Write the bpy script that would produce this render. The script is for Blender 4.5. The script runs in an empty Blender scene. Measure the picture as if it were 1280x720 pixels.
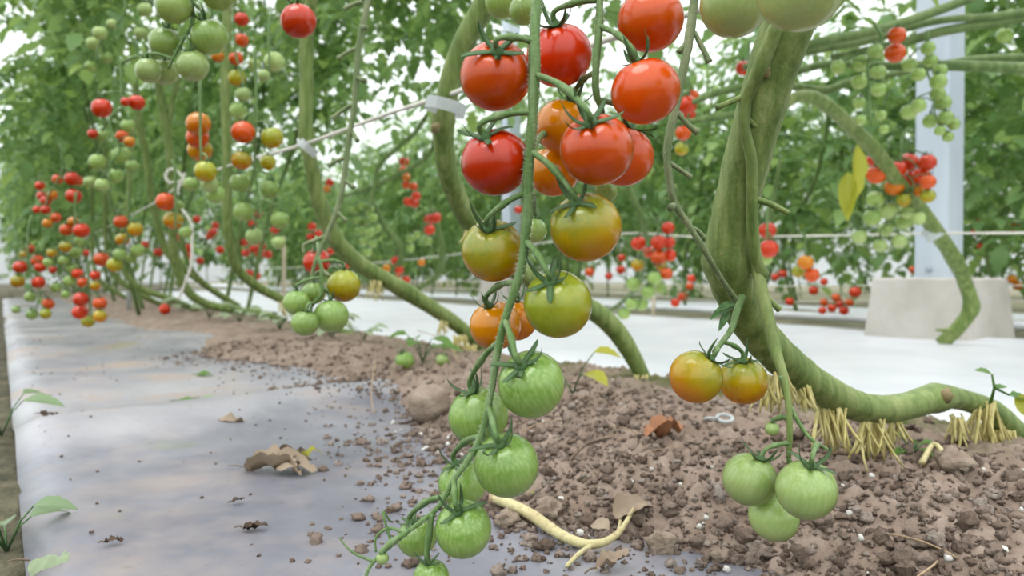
import bpy, math, random
from mathutils import Vector, Matrix, Quaternion, noise

random.seed(7)
C = bpy.context.scene.collection
F = 967.0                    # focal length in pixels of the 1280x720 frame
H = 0.18                     # lens height above the path
PITCH = math.atan(15 / F)
CP, SP = math.cos(PITCH), math.sin(PITCH)
AU = math.radians(33.5)      # heading of the planted rows
U = Vector((-math.sin(AU), math.cos(AU), 0))
V = Vector((math.cos(AU), math.sin(AU), 0))


def P(px, py, d):
    x, z = (px - 640) / F * d, (360 - py) / F * d
    return Vector((x, d * CP + z * SP, H - d * SP + z * CP))


def G(px, py, z=0.0):
    q = P(px, py, 1.0) - Vector((0, 0, H))
    t = (z - H) / q.z
    return Vector((0, 0, H)) + q * t


def RV(u, v, z=0.0):
    return U * u + V * v + Vector((0, 0, z))


def uv_of(p):
    return p.dot(U), p.dot(V)


def hexc(h):
    h = h.lstrip('#')
    o = []
    for i in (0, 2, 4):
        c = int(h[i:i + 2], 16) / 255
        o.append(c / 12.92 if c <= 0.04045 else ((c + 0.055) / 1.055) ** 2.4)
    return (o[0], o[1], o[2], 1.0)


# ------------------------------------------------------------------ mesh builder
class MB:
    def __init__(self):
        self.v, self.f, self.m = [], [], []

    def face(self, idx, mi=0):
        self.f.append(tuple(idx))
        self.m.append(mi)

    def tube(self, pts, rad, seg=10, mi=0, cap=True, rib=0.0, nrib=5, bump=0.0):
        n = len(pts)
        base = len(self.v)
        t0 = (pts[1] - pts[0]).normalized()
        a = t0.orthogonal().normalized()
        for i in range(n):
            t = (pts[min(i + 1, n - 1)] - pts[max(i - 1, 0)])
            t = t.normalized() if t.length > 1e-9 else t0
            a = (a - t * a.dot(t))
            a = a.normalized() if a.length > 1e-6 else t.orthogonal().normalized()
            b = t.cross(a)
            for k in range(seg):
                an = 2 * math.pi * k / seg
                r = rad[i] * (1 + rib * math.cos(nrib * an))
                if bump:
                    r *= 1 + bump * noise.noise(pts[i] * (0.9 / max(rad[i], 1e-4)) + Vector((math.cos(an), math.sin(an), 0)))
                self.v.append(pts[i] + (a * math.cos(an) + b * math.sin(an)) * r)
        for i in range(n - 1):
            for k in range(seg):
                k2 = (k + 1) % seg
                self.face((base + i * seg + k, base + i * seg + k2, base + (i + 1) * seg + k2, base + (i + 1) * seg + k), mi)
        if cap:
            self.face([base + k for k in range(seg)][::-1], mi)
            self.face([base + (n - 1) * seg + k for k in range(seg)], mi)

    def leaf(self, o, d, up, L, W, mi=0, n=7, arch=0.25, fold=0.25, lobes=0.0, curl=0.0, jit=0.0, twist=0.0, thick=0.0):
        """A leaf blade: midrib from o along d, blade to both sides; arch bends it down, fold lifts the sides."""
        d = d.normalized()
        s = d.cross(up)
        s = s.normalized() if s.length > 1e-5 else d.orthogonal().normalized()
        upn = s.cross(d).normalized()
        base = len(self.v)
        for i in range(n + 1):
            t = i / n
            w = W * 0.5 * (math.sin(math.pi * min(1, t ** 0.75)) ** 0.8 if 0 < t < 1 else 0.02)
            if lobes:
                w *= 1 - lobes * (i % 2)
            tw = twist * t
            s2 = s * math.cos(tw) + upn * math.sin(tw)
            u2 = upn * math.cos(tw) - s * math.sin(tw)
            c = o + d * (L * t * (1 - 0.25 * abs(arch) * t)) - upn * (arch * L * t * t)
            for k, q in enumerate((-1, -0.5, 0, 0.5, 1)):
                ww = w * q
                back = -0.12 * L * abs(q) * lobes if lobes else 0
                z = fold * w * abs(q) ** 1.2 - curl * w * (abs(q) ** 2.2) + jit * L * (noise.noise((c + s2 * ww) * (3.5 / L) + Vector((3.1, 1.7, 9.2))) + .7 * noise.noise((c + s2 * ww) * (9 / L)))
                self.v.append(c + s2 * ww + u2 * z + d * back)
        for i in range(n):
            for k in range(4):
                self.face((base + i * 5 + k, base + i * 5 + k + 1, base + (i + 1) * 5 + k + 1, base + (i + 1) * 5 + k), mi)

    def leaflet(self, o, d, up, L, W, arch=0.3, fold=0.3, mi=0):
        d = d.normalized()
        s = d.cross(up)
        s = s.normalized() if s.length > 1e-5 else d.orthogonal().normalized()
        upn = s.cross(d).normalized()
        base = len(self.v)
        prof = ((0, .06), (.12, .62), (.24, .5), (.36, 1.0), (.5, .68), (.62, .82), (.76, .42), (.86, .36), (1, .0))
        n = len(prof)
        for t, w in prof:
            c = o + d * (L * t * (1 - .2 * arch * t)) - upn * (arch * L * t * t)
            ww = W * .5 * w
            self.v += [c - s * ww + upn * (fold * ww), c, c + s * ww + upn * (fold * ww)]
        for i in range(n - 1):
            a, b = base + i * 3, base + i * 3 + 3
            self.face((a, a + 1, b + 1, b), mi)
            self.face((a + 1, a + 2, b + 2, b + 1), mi)

    def compound(self, o, d, up, L, rnd):
        """A tomato leaf: a stalk with three pairs of lobed leaflets and a terminal one."""
        d = d.normalized()
        s = d.cross(up)
        s = s.normalized() if s.length > 1e-5 else d.orthogonal().normalized()
        upn = s.cross(d).normalized()
        droop = rnd.uniform(.25, .6)

        def at(t):
            return o + d * (L * t) - upn * (droop * L * t * t)
        self.tube([at(0), at(.35), at(.7)], [.012 * L, .009 * L, .006 * L], 3, 0, False)
        for t, ll in ((.3, .30), (.52, .36), (.74, .34)):
            for q in (-1, 1):
                dd = (s * q + d * rnd.uniform(.25, .7) - upn * rnd.uniform(.0, .5))
                self.leaflet(at(t), dd, upn + s * rnd.uniform(-.4, .4), L * ll * rnd.uniform(.85, 1.2), L * ll * .62, rnd.uniform(.1, .5), rnd.uniform(0, .45))
        self.leaflet(at(.86), d - upn * (droop * 1.5), upn + s * rnd.uniform(-.3, .3), L * .46, L * .32, rnd.uniform(.1, .5), rnd.uniform(0, .4))

    def blob(self, c, r, n=6, m=4, jag=.25, squash=1.0, mi=0, seed=0.0):
        base = len(self.v)
        sc = Vector((r, r, r * squash))
        off = Vector((seed * 7.1, seed * 3.3, seed * 5.7))
        for i in range(m + 1):
            th = math.pi * i / m
            for k in range(n if 0 < i < m else 1):
                ph = 2 * math.pi * (k + .5 * (i % 2)) / n
                q = Vector((math.sin(th) * math.cos(ph), math.sin(th) * math.sin(ph), math.cos(th)))
                j = 1 + jag * (noise.noise(q * 1.7 + off) * 1.5 + noise.noise(q * 4.3 + off) * .7)
                self.v.append(c + Vector((q.x * sc.x, q.y * sc.y, q.z * sc.z)) * j)
        def ix(i, k):
            return base if i == 0 else base + 1 + (m - 1) * n if i == m else base + 1 + (i - 1) * n + k % n
        for i in range(m):
            for k in range(n):
                if i == 0:
                    self.face((ix(0, 0), ix(1, k), ix(1, k + 1)), mi)
                elif i == m - 1:
                    self.face((ix(i, k + 1), ix(i, k), ix(m, 0)), mi)
                else:
                    self.face((ix(i, k + 1), ix(i, k), ix(i + 1, k), ix(i + 1, k + 1)), mi)

    def mesh(self, name, mats, off=None, smooth=True):
        me = bpy.data.meshes.new(name)
        vs = [tuple(v - off) for v in self.v] if off is not None else [tuple(v) for v in self.v]
        me.from_pydata(vs, [], self.f)
        for m in (mats if isinstance(mats, (list, tuple)) else [mats]):
            me.materials.append(m)
        if any(self.m):
            me.polygons.foreach_set('material_index', self.m)
        me.polygons.foreach_set('use_smooth', [smooth] * len(self.f))
        me.update()
        return me

    def build(self, name, mats, parent=None, smooth=True, loc=None):
        """ONE mesh object; vertices are given in world space and stored about the parent's (or loc's) origin."""
        org = WORLD[parent.name] if parent is not None else (loc if loc is not None else Vector((0, 0, 0)))
        o = bpy.data.objects.new(name, self.mesh(name, mats, org, smooth))
        C.objects.link(o)
        if parent is not None:
            o.parent = parent
        else:
            o.location = org
        WORLD[o.name] = org.copy()
        return o


WORLD = {}


def tag(o, label=None, cat=None, group=None, kind=None):
    if label: o['label'] = label
    if cat: o['category'] = cat
    if group: o['group'] = group
    if kind: o['kind'] = kind
    return o


def thing(name, loc, label, cat, group=None):
    o = bpy.data.objects.new(name, None)
    o.empty_display_size = .02
    C.objects.link(o)
    o.location = loc
    WORLD[o.name] = Vector(loc)
    return tag(o, label, cat, group)


def spline(pts, sub=6):
    """Catmull-Rom through (Vector, radius) pairs."""
    q = [pts[0]] + list(pts) + [pts[-1]]
    P_, R_ = [], []
    for i in range(1, len(q) - 2):
        a, b, c, d = q[i - 1], q[i], q[i + 1], q[i + 2]
        for k in range(sub):
            t = k / sub
            f = lambda w, x, y, z: .5 * (2 * x + (y - w) * t + (2 * w - 5 * x + 4 * y - z) * t * t + (3 * x - w - 3 * y + z) * t ** 3)
            P_.append(f(a[0], b[0], c[0], d[0]))
            R_.append(max(1e-4, f(a[1], b[1], c[1], d[1])))
    P_.append(pts[-1][0]); R_.append(pts[-1][1])
    return P_, R_


def px_path(rows, sub=6):
    """rows of (px, py, depth, width in px) -> splined points and radii"""
    return spline([(P(x, y, d), w * .5 / F * d) for x, y, d, w in rows], sub)


# ------------------------------------------------------------------ materials
def new_mat(name):
    m = bpy.data.materials.new(name)
    m.use_nodes = True
    nt = m.node_tree
    b = nt.nodes['Principled BSDF']
    return m, nt, b


def nd(nt, t, **kw):
    n = nt.nodes.new(t)
    for k, v in kw.items():
        setattr(n, k, v)
    return n


def noise_n(nt, vec, scale, detail=4, rough=.55, stretch=None):
    if stretch:
        mp = nd(nt, 'ShaderNodeMapping')
        mp.inputs['Scale'].default_value = stretch
        nt.links.new(vec, mp.inputs['Vector'])
        vec = mp.outputs['Vector']
    n = nd(nt, 'ShaderNodeTexNoise')
    n.inputs['Scale'].default_value = scale
    n.inputs['Detail'].default_value = detail
    n.inputs['Roughness'].default_value = rough
    nt.links.new(vec, n.inputs['Vector'])
    return n.outputs['Fac']


def ramp(nt, fac, stops, interp='LINEAR'):
    r = nd(nt, 'ShaderNodeValToRGB')
    r.color_ramp.interpolation = interp
    e = r.color_ramp.elements
    while len(e) < len(stops):
        e.new(.5)
    for i, (p, c) in enumerate(stops):
        e[i].position = p
        e[i].color = hexc(c) if isinstance(c, str) else (c, c, c, 1)
    nt.links.new(fac, r.inputs['Fac'])
    return r.outputs['Color']


def mixc(nt, fac, a, b, mode='MIX'):
    m = nd(nt, 'ShaderNodeMix', data_type='RGBA', blend_type=mode)
    for s, x in (('A', a), ('B', b)):
        k = [i for i in m.inputs if i.name == s and i.type == 'RGBA'][0]
        if isinstance(x, str):
            k.default_value = hexc(x)
        else:
            nt.links.new(x, k)
    f = [i for i in m.inputs if i.name == 'Factor' and i.type == 'VALUE'][0]
    if isinstance(fac, (int, float)):
        f.default_value = fac
    else:
        nt.links.new(fac, f)
    return [o for o in m.outputs if o.type == 'RGBA'][0]


def math_n(nt, op, a, b=0.0, clamp=False):
    m = nd(nt, 'ShaderNodeMath', operation=op, use_clamp=clamp)
    for i, x in enumerate((a, b)):
        if isinstance(x, (int, float)):
            m.inputs[i].default_value = x
        else:
            nt.links.new(x, m.inputs[i])
    return m.outputs[0]


def bump_n(nt, b, h, strength=.3, dist=.002):
    n = nd(nt, 'ShaderNodeBump')
    n.inputs['Strength'].default_value = strength
    n.inputs['Distance'].default_value = dist
    nt.links.new(h, n.inputs['Height'])
    nt.links.new(n.outputs['Normal'], b.inputs['Normal'])


def coords(nt, which='Object'):
    return nd(nt, 'ShaderNodeTexCoord').outputs[which]


def m_tomato(name, stops, streak, rough=.22, sss=.12, sk=.8):
    """colour runs from the blossom end (0) to the shoulder (1) of the fruit, broken up by streaks"""
    m, nt, b = new_mat(name)
    co = coords(nt)
    sx = nd(nt, 'ShaderNodeSeparateXYZ')
    nt.links.new(co, sx.inputs[0])
    z = math_n(nt, 'MULTIPLY_ADD', sx.outputs['Z'], .5)
    z.node.inputs[2].default_value = .5
    info = nd(nt, 'ShaderNodeObjectInfo')
    add = nd(nt, 'ShaderNodeVectorMath', operation='ADD')
    nt.links.new(co, add.inputs[0])
    sc = nd(nt, 'ShaderNodeVectorMath', operation='SCALE')
    cx = nd(nt, 'ShaderNodeCombineXYZ')
    for i in range(3):
        nt.links.new(info.outputs['Random'], cx.inputs[i])
    nt.links.new(cx.outputs[0], sc.inputs[0]); sc.inputs['Scale'].default_value = 37
    nt.links.new(sc.outputs[0], add.inputs[1])
    big = noise_n(nt, add.outputs[0], 1.1, 2)
    f = math_n(nt, 'ADD', z, math_n(nt, 'MULTIPLY', math_n(nt, 'SUBTRACT', big, .5), .55))
    col = ramp(nt, f, stops)
    st = noise_n(nt, add.outputs[0], 10, 3, .6, (1, 1, .07))
    col = mixc(nt, ramp(nt, st, [(.42, 0.0), (.72, sk)]), col, mixc(nt, .5, col, streak))
    hs = nd(nt, 'ShaderNodeHueSaturation')
    nt.links.new(col, hs.inputs['Color'])
    nt.links.new(math_n(nt, 'MULTIPLY_ADD', info.outputs['Random'], .24), hs.inputs['Value'])
    hs.inputs['Value'].links[0].from_node.inputs[2].default_value = .88
    hs.inputs['Saturation'].default_value = 1.05
    nt.links.new(hs.outputs[0], b.inputs['Base Color'])
    b.inputs['Roughness'].default_value = rough
    b.inputs['Subsurface Weight'].default_value = sss
    b.inputs['Subsurface Radius'].default_value = (1, .5, .25)
    b.inputs['Subsurface Scale'].default_value = .15
    b.inputs['Coat Weight'].default_value = .12
    b.inputs['Coat Roughness'].default_value = .2
    return m


TM = {
    'red': m_tomato('tomato_skin_red', [(0, '#da3c08'), (.6, '#da3604'), (1, '#cc3004')], '#e2480c', .23, .05, .5),
    'orange-red': m_tomato('tomato_skin_orange_red', [(0, '#e04e08'), (.5, '#e25606'), (1, '#d44604')], '#e8680e', .23, .05, .5),
    'orange': m_tomato('tomato_skin_orange', [(0, '#d9640e'), (.5, '#dc8216'), (1, '#d08a24')], '#e39a30', .18, .08, .6),
    'turning': m_tomato('tomato_skin_turning', [(0, '#dd6c10'), (.34, '#d58a1e'), (.58, '#bb9c2a'), (.85, '#93983a'), (1, '#83923e')], '#c9a83a', .24, .06, .8),
    'yellow-green': m_tomato('tomato_skin_yellow_green', [(0, '#d08c24'), (.22, '#bfa028'), (.6, '#a8ac34'), (1, '#8aa03c')], '#c2b84e', .24, .06, .8),
    'green': m_tomato('tomato_skin_green', [(0, '#b2c878'), (.35, '#9dba66'), (.7, '#82a552'), (1, '#6c9244')], '#c0d48c', .25, .06, .9),
    'pale green': m_tomato('tomato_skin_pale_green', [(0, '#b8c882'), (.5, '#a6be74'), (1, '#8fac62')], '#c8d69c', .26, .06, .8),
}


def m_stem(name, a, b_, c, scale=60, rough=.6, bump=.4):
    m, nt, b = new_mat(name)
    co = coords(nt)
    n1 = noise_n(nt, co, scale * 2, 5, .65, (1, 1, .12))
    n2 = noise_n(nt, co, scale * .25, 3)
    col = ramp(nt, n1, [(.3, a), (.5, b_), (.72, c)])
    col = mixc(nt, ramp(nt, n2, [(.5, 0.0), (.75, .55)]), col, c)
    nt.links.new(col, b.inputs['Base Color'])
    b.inputs['Roughness'].default_value = rough
    b.inputs['Sheen Weight'].default_value = .12
    bump_n(nt, b, noise_n(nt, co, scale * 5, 3), bump, .0015)
    return m


M_STEM = m_stem('vine_stem', '#566f2e', '#7b9148', '#a1ab6c')
M_STEMD = m_stem('back_stem', '#4d6b30', '#66803f', '#879a5e', 30)
M_TRUSS = m_stem('truss_green', '#55773a', '#6b8c4c', '#93a878', 120)
M_SEPAL = m_stem('sepal_green', '#35592c', '#4a7238', '#6c8e56', 150, .55)
M_DRYTRUSS = m_stem('spent_truss', '#5f7642', '#7d8e5e', '#a2a480', 110)
M_SCAR = m_stem('stem_scar', '#7d7a48', '#9a8f60', '#8a6450', 150)
M_ROOT = m_stem('aerial_root', '#b5a95c', '#d6c881', '#e8dca6', 220, .6)
M_DRY = m_stem('dry_stalk', '#c9bd83', '#ddd3a0', '#b59c6a', 90)
M_STRAW = m_stem('straw', '#a68a66', '#c2a683', '#8b6a4d', 90)
M_TWIG = m_stem('twig', '#5a4636', '#75604c', '#948068', 90)


def m_leaf(name, stops, trans, rough=.36, tw=.4):
    m, nt, b = new_mat(name)
    g = nd(nt, 'ShaderNodeNewGeometry')
    n1 = noise_n(nt, coords(nt), 9, 3)
    f = math_n(nt, 'ADD', math_n(nt, 'MULTIPLY', g.outputs['Random Per Island'], .8), math_n(nt, 'MULTIPLY', n1, .2))
    col = ramp(nt, f, stops)
    nt.links.new(col, b.inputs['Base Color'])
    b.inputs['Roughness'].default_value = rough
    tr = nd(nt, 'ShaderNodeBsdfTranslucent')
    nt.links.new(mixc(nt, .5, col, trans), tr.inputs['Color'])
    mx = nd(nt, 'ShaderNodeMixShader')
    mx.inputs[0].default_value = tw
    nt.links.new(b.outputs[0], mx.inputs[1]); nt.links.new(tr.outputs[0], mx.inputs[2])
    nt.links.new(mx.outputs[0], nt.nodes['Material Output'].inputs['Surface'])
    return m


M_LEAF = m_leaf('tomato_leaf', [(0, '#567f4c'), (.4, '#719b5c'), (.7, '#8db375'), (.95, '#b2cf68')], '#cbe878', .5)
M_LEAFN = m_leaf('tomato_leaf_fresh', [(0, '#4b7a33'), (.5, '#6b9a44'), (1, '#8fb95a')], '#a8d84a')
M_WEED = m_leaf('weed_leaf', [(0, '#7f9f6c'), (.5, '#97b384'), (1, '#b0c79e')], '#b4d88a')
M_LEAFY = m_leaf('yellow_leaf', [(0, '#b8bf3c'), (.5, '#ccc94a'), (1, '#a9bf4a')], '#e4e05a')
M_LEAFDEAD = m_leaf('withered_leaf', [(0, '#857160'), (.4, '#a48e78'), (.8, '#bfae98'), (1, '#6e5c4c')], '#a8906c', .75, .12)
M_LEAFDARK = m_leaf('rotten_leaf', [(0, '#3d3128'), (.6, '#5a4838'), (1, '#7a6650')], '#5a4838', .8, .05)
M_LEAFPALE = m_leaf('pale_leaf', [(0, '#93a67c'), (.5, '#a8b894'), (1, '#87a072')], '#b4cc94', .6, .2)


def m_soil():
    m, nt, b = new_mat('soil')
    co = coords(nt)
    n1 = noise_n(nt, co, 22, 8, .7)
    n2 = noise_n(nt, co, 210, 5, .7)
    col = ramp(nt, n1, [(.25, '#685649'), (.42, '#917d6c'), (.58, '#ad998a'), (.78, '#c8baad')])
    col = mixc(nt, ramp(nt, n2, [(.35, 0.0), (.7, .6)]), col, '#9d8a7b')
    # moss towards the wet strip under the plastic edge
    sx = nd(nt, 'ShaderNodeVectorMath', operation='DOT_PRODUCT')
    nt.links.new(co, sx.inputs[0]); sx.inputs[1].default_value = V
    mz = math_n(nt, 'MULTIPLY', ramp(nt, math_n(nt, 'MULTIPLY', sx.outputs['Value'], 1.0), [(.62, 0.0), (.78, 1.0)]), ramp(nt, noise_n(nt, co, 13, 5, .65), [(.40, 0.0), (.62, 1.0)]))
    spots = ramp(nt, noise_n(nt, co, 7.5, 5, .6), [(.63, 0.0), (.70, .6)])
    col = mixc(nt, math_n(nt, 'MAXIMUM', mz, spots), col, mixc(nt, n2, '#3d3f22', '#6d7a3a'))
    nt.links.new(col, b.inputs['Base Color'])
    b.inputs['Roughness'].default_value = .95
    bump_n(nt, b, n2, .7, .004)
    return m


M_SOIL = m_soil()


def m_simple(name, a, b_, scale, rough=.7, bump=.2, dist=.002, which='Object', stretch=None):
    m, nt, b = new_mat(name)
    co = coords(nt, which)
    n = noise_n(nt, co, scale, 6, .6, stretch)
    nt.links.new(ramp(nt, n, [(.3, a), (.7, b_)]), b.inputs['Base Color'])
    b.inputs['Roughness'].default_value = rough
    if bump:
        bump_n(nt, b, noise_n(nt, co, scale * 4, 4), bump, dist)
    return m


def m_crumb():
    m, nt, b = new_mat('soil_crumb')
    g = nd(nt, 'ShaderNodeNewGeometry')
    n = noise_n(nt, coords(nt), 170, 5, .7)
    f = math_n(nt, 'ADD', math_n(nt, 'MULTIPLY', g.outputs['Random Per Island'], .6), math_n(nt, 'MULTIPLY', n, .4))
    nt.links.new(ramp(nt, f, [(.1, '#6f5c4f'), (.4, '#937f70'), (.7, '#ae9b8d'), (.9, '#c9bdb2')]), b.inputs['Base Color'])
    b.inputs['Roughness'].default_value = .95
    bump_n(nt, b, noise_n(nt, coords(nt), 520, 4, .7), 1.0, .003)
    return m


M_CRUMB = m_crumb()
M_CLOD = m_simple('clod', '#8a7767', '#b5a392', 55, .95, .8, .003)
M_PERL = m_simple('perlite', '#d8d4cc', '#f0eee8', 90, .8)
M_FLOOR = m_simple('back_floor', '#8d8a80', '#aaa79f', 4, .8)
M_BED = m_simple('back_bed', '#77705a', '#a1a082', 9, .95)
M_MOSSG = m_simple('mossy_ground', '#3b3b26', '#736c55', 30, .95, .8, .01)
M_STRING = m_simple('white_string', '#e4ded2', '#f6f2ea', 200, .8)
M_CLIP = m_simple('clip_plastic', '#dfe6e8', '#f2f6f6', 40, .3, 0)
M_CLIP.node_tree.nodes['Principled BSDF'].inputs['Transmission Weight'].default_value = .4
M_PIPE = m_simple('grey_pipe', '#a9b4bd', '#c6d0d8', 6, .4, .05)
M_POST = m_simple('galvanised_post', '#c6d0e0', '#dce4ef', 7, .4, .05, .002, 'Object', (1, 1, .2))
M_CONC = m_simple('concrete', '#c4bcb4', '#dfd9d3', 7, .9, .3, .004)
M_STAKE = m_simple('stake', '#c9b9a0', '#e0d3bd', 30, .8)


def m_sheet_grey():
    m, nt, b = new_mat('mulch_film')
    co = coords(nt)
    n1 = noise_n(nt, co, 3.0, 6, .6)
    n2 = noise_n(nt, co, 5.5, 7, .66)
    n3 = noise_n(nt, co, 150, 3, .6)
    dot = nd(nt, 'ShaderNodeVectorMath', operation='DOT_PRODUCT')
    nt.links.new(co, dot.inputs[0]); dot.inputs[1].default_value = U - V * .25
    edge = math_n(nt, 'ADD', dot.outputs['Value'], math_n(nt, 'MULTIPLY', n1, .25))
    dust = ramp(nt, math_n(nt, 'MULTIPLY', edge, .5), [(.50, 0.0), (.53, 1.0)])  # far-part mask: carries the painted sky sheen, also weights the brown dust
    near_dull = ramp(nt, n1, [(.34, '#6c6c77'), (.5, '#84848e'), (.66, '#9d9da5')])  # blotches mix damp with soft sun and shade put into the grey
    far_sheen = ramp(nt, n1, [(.34, '#8e8e97'), (.5, '#a4a3aa'), (.66, '#b9b7ba')])
    col = mixc(nt, dust, near_dull, far_sheen)  # sky sheen painted lighter on the far part, duller grey near the lens
    d2 = math_n(nt, 'MULTIPLY', ramp(nt, n2, [(.50, 0.0), (.66, 1.0)]), math_n(nt, 'MULTIPLY_ADD', dust, .45))
    d2.node.inputs[2].default_value = .3
    col = mixc(nt, d2, col, '#b09f90')
    col = mixc(nt, ramp(nt, noise_n(nt, co, 4.5, 5, .6), [(.63, 0.0), (.74, .55)]), col, '#97a066')
    col = mixc(nt, ramp(nt, n3, [(.62, 0.0), (.72, .5)]), col, '#7d6c60')
    nt.links.new(col, b.inputs['Base Color'])
    nt.links.new(ramp(nt, n2, [(.4, .32), (.66, .65)]), b.inputs['Roughness'])
    bump_n(nt, b, noise_n(nt, co, 9, 3), .12, .006)
    return m


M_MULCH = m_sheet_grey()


def m_white():
    m, nt, b = new_mat('white_film')
    co = coords(nt)
    n1 = noise_n(nt, co, 5, 5, .6)
    col = ramp(nt, n1, [(.3, '#dcdfe6'), (.7, '#eef0f4')])
    sp = ramp(nt, noise_n(nt, co, 90, 2, .5), [(.74, 0.0), (.78, .6)])
    col = mixc(nt, sp, col, '#9a968f')
    nt.links.new(col, b.inputs['Base Color'])
    b.inputs['Roughness'].default_value = .38
    return m


M_WHITE = m_white()

# ------------------------------------------------------------------ world, camera
w = bpy.data.worlds.new('World')
bpy.context.scene.world = w
w.use_nodes = True
nt = w.node_tree
bg = nt.nodes['Background']
sep = nd(nt, 'ShaderNodeSeparateXYZ')
nt.links.new(coords(nt, 'Generated'), sep.inputs[0])
nt.links.new(ramp(nt, math_n(nt, 'MULTIPLY_ADD', sep.outputs['Z'], .5), [(.0, '#8f9d86'), (.47, '#a9b7a2'), (.6, '#d5dedb'), (.75, '#f6fafd'), (1, '#ffffff')]), bg.inputs['Color'])
[n for n in nt.nodes if n.type == 'MATH'][0].inputs[2].default_value = .5
bg.inputs['Strength'].default_value = 1.45
sun = bpy.data.lights.new('sun', 'SUN')
sun.energy = 2.2
sun.angle = math.radians(35)
sun.color = (1, .98, .94)
so = bpy.data.objects.new('sun', sun)
so.rotation_euler = Vector((.30, .22, -1)).to_track_quat('-Z', 'Y').to_euler()
C.objects.link(so)

cam = bpy.data.cameras.new('camera')
cam.sensor_width = 36
cam.lens = F / 1280 * 36
cam.clip_start = .02
cam.clip_end = 200
cam.dof.use_dof = True
cam.dof.focus_distance = .42
cam.dof.aperture_fstop = 11
co_ = bpy.data.objects.new('camera', cam)
co_.location = (0, 0, H)
co_.rotation_euler = (math.pi / 2 - PITCH, 0, 0)
C.objects.link(co_)
sc_ = bpy.context.scene
sc_.camera = co_
sc_.view_settings.view_transform = 'Standard'
sc_.view_settings.look = 'None'
sc_.view_settings.gamma = 1
sc_.view_settings.exposure = 0.58

# ------------------------------------------------------------------ ground, sheets, soil
def fbm(x, y, s, o=4):
    return noise.fractal(Vector((x * s, y * s, 1.37)), 1.0, 2.0, o)


def strip(name, u0, u1, v0, v1, z0, mat, label=None, cat=None, kind=None, nu=40, nv=6, amp=.0, thick=.004, zf=None):
    mb = MB()
    f = zf or (lambda u, v: z0 + amp * fbm(u, v, 2.2))
    for i in range(nu + 1):
        for j in range(nv + 1):
            u, v = u0 + (u1 - u0) * i / nu, v0 + (v1 - v0) * j / nv
            mb.v.append(RV(u, v, f(u, v)))
    n = nv + 1
    for i in range(nu):
        for j in range(nv):
            mb.face((i * n + j, (i + 1) * n + j, (i + 1) * n + j + 1, i * n + j + 1))
    top = len(mb.v)
    mb.v += [q - Vector((0, 0, thick)) for q in mb.v[:top]]
    for i in range(nu):
        for a in (i * n, i * n + nv):
            mb.face((a, a + n, a + n + top, a + top) if a % n else (a + n, a, a + top, a + n + top))
    for j in range(nv):
        mb.face((j, j + 1, j + 1 + top, j + top))
        a = nu * n + j
        mb.face((a + 1, a, a + top, a + 1 + top))
    for i in range(nu):
        for j in range(nv):
            mb.face((top + i * n + j + 1, top + (i + 1) * n + j + 1, top + (i + 1) * n + j, top + i * n + j))
    return tag(mb.build(name, mat), label, cat, None, kind)


strip('ground', -8, 40, -6, 30, -.05, M_MOSSG, kind='structure', nu=60, nv=40, amp=.004, thick=.05)


def mulch_z(u, v):
    z = .004 * fbm(u, v, 1.6, 3)
    z += .022 * math.exp(-((u - .99 - .25 * v) / .10) ** 2) + .018 * math.exp(-((u - 2.35) / .35) ** 2)
    z += .010 * math.exp(-((u - 1.5) / .2) ** 2)
    return z - .012 * max(0, (.04 - v) / .03)


mb_label = 'grey plastic mulch sheet lying on the path, dusted, with patches of damp and painted sun and shade'
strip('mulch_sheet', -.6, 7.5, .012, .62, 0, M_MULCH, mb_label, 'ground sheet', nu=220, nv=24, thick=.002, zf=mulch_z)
strip('path_soil', -.8, 12, -.9, .1, -.02, M_MOSSG, kind='structure', nu=160, nv=30, zf=lambda u, v: -.012 + .008 * fbm(u, v, 9, 5) - .03 * max(0, v - .03), thick=.02)


def edge_v(u):
    return .362 + .04 * fbm(u, 3.1, 2.4, 3) + .06 * math.exp(-((u - .95) / .25) ** 2) + .07 * math.exp(-((u - 1.35) / .2) ** 2) - .085 * math.exp(-((u - .48) / .09) ** 2)


def lump(u, v, s):
    d, _ = noise.voronoi(Vector((u * s, v * s, .3)), distance_metric='DISTANCE')
    return max(0.0, .55 - d[0]) * 1.6


def soil_z(u, v):
    e = edge_v(u)
    t = (v - e) / .10
    s = 1 / (1 + math.exp(-3.2 * (t - .45)))
    z = -.022 + .048 * s
    z += .012 * math.exp(-((v - .62) / .10) ** 2) * (1 if u < 1.2 else .6)
    n = fbm(u, v, 13, 3) * .008 + fbm(u, v, 42, 3) * .006 + lump(u, v, 75) * .007 + lump(u + 3, v, 160) * .0042 + fbm(u, v, 260, 2) * .002
    z += n * (.35 + .65 * s)
    if v > .82:
        z -= .03 * min(1, (v - .82) / .05)
    return z


def soil_strip(name, u0, u1, v0, v1, du, dv):
    mb = MB()
    nu, nv = int((u1 - u0) / du), int((v1 - v0) / dv)
    for i in range(nu + 1):
        for j in range(nv + 1):
            u, v = u0 + (u1 - u0) * i / nu, v0 + (v1 - v0) * j / nv
            mb.v.append(RV(u, v, soil_z(u, v)))
    n = nv + 1
    for i in range(nu):
        for j in range(nv):
            mb.face((i * n + j, (i + 1) * n + j, (i + 1) * n + j + 1, i * n + j + 1))
    return tag(mb.build(name, M_SOIL), kind='structure')


soil_strip('ground_soil_bed', -.35, 1.5, .27, .95, .0034, .0036)
soil_strip('ground_soil_bed', 1.5, 7.5, .27, .95, .02, .014)


def white_z(u, v):
    t = (v - .845) / .08
    z = .002 + .012 * min(1, max(0, t)) + .006 * fbm(u, v, 2.0, 3)
    z += .008 * math.exp(-((v - 2.1) / .06) ** 2)
    return z


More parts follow.
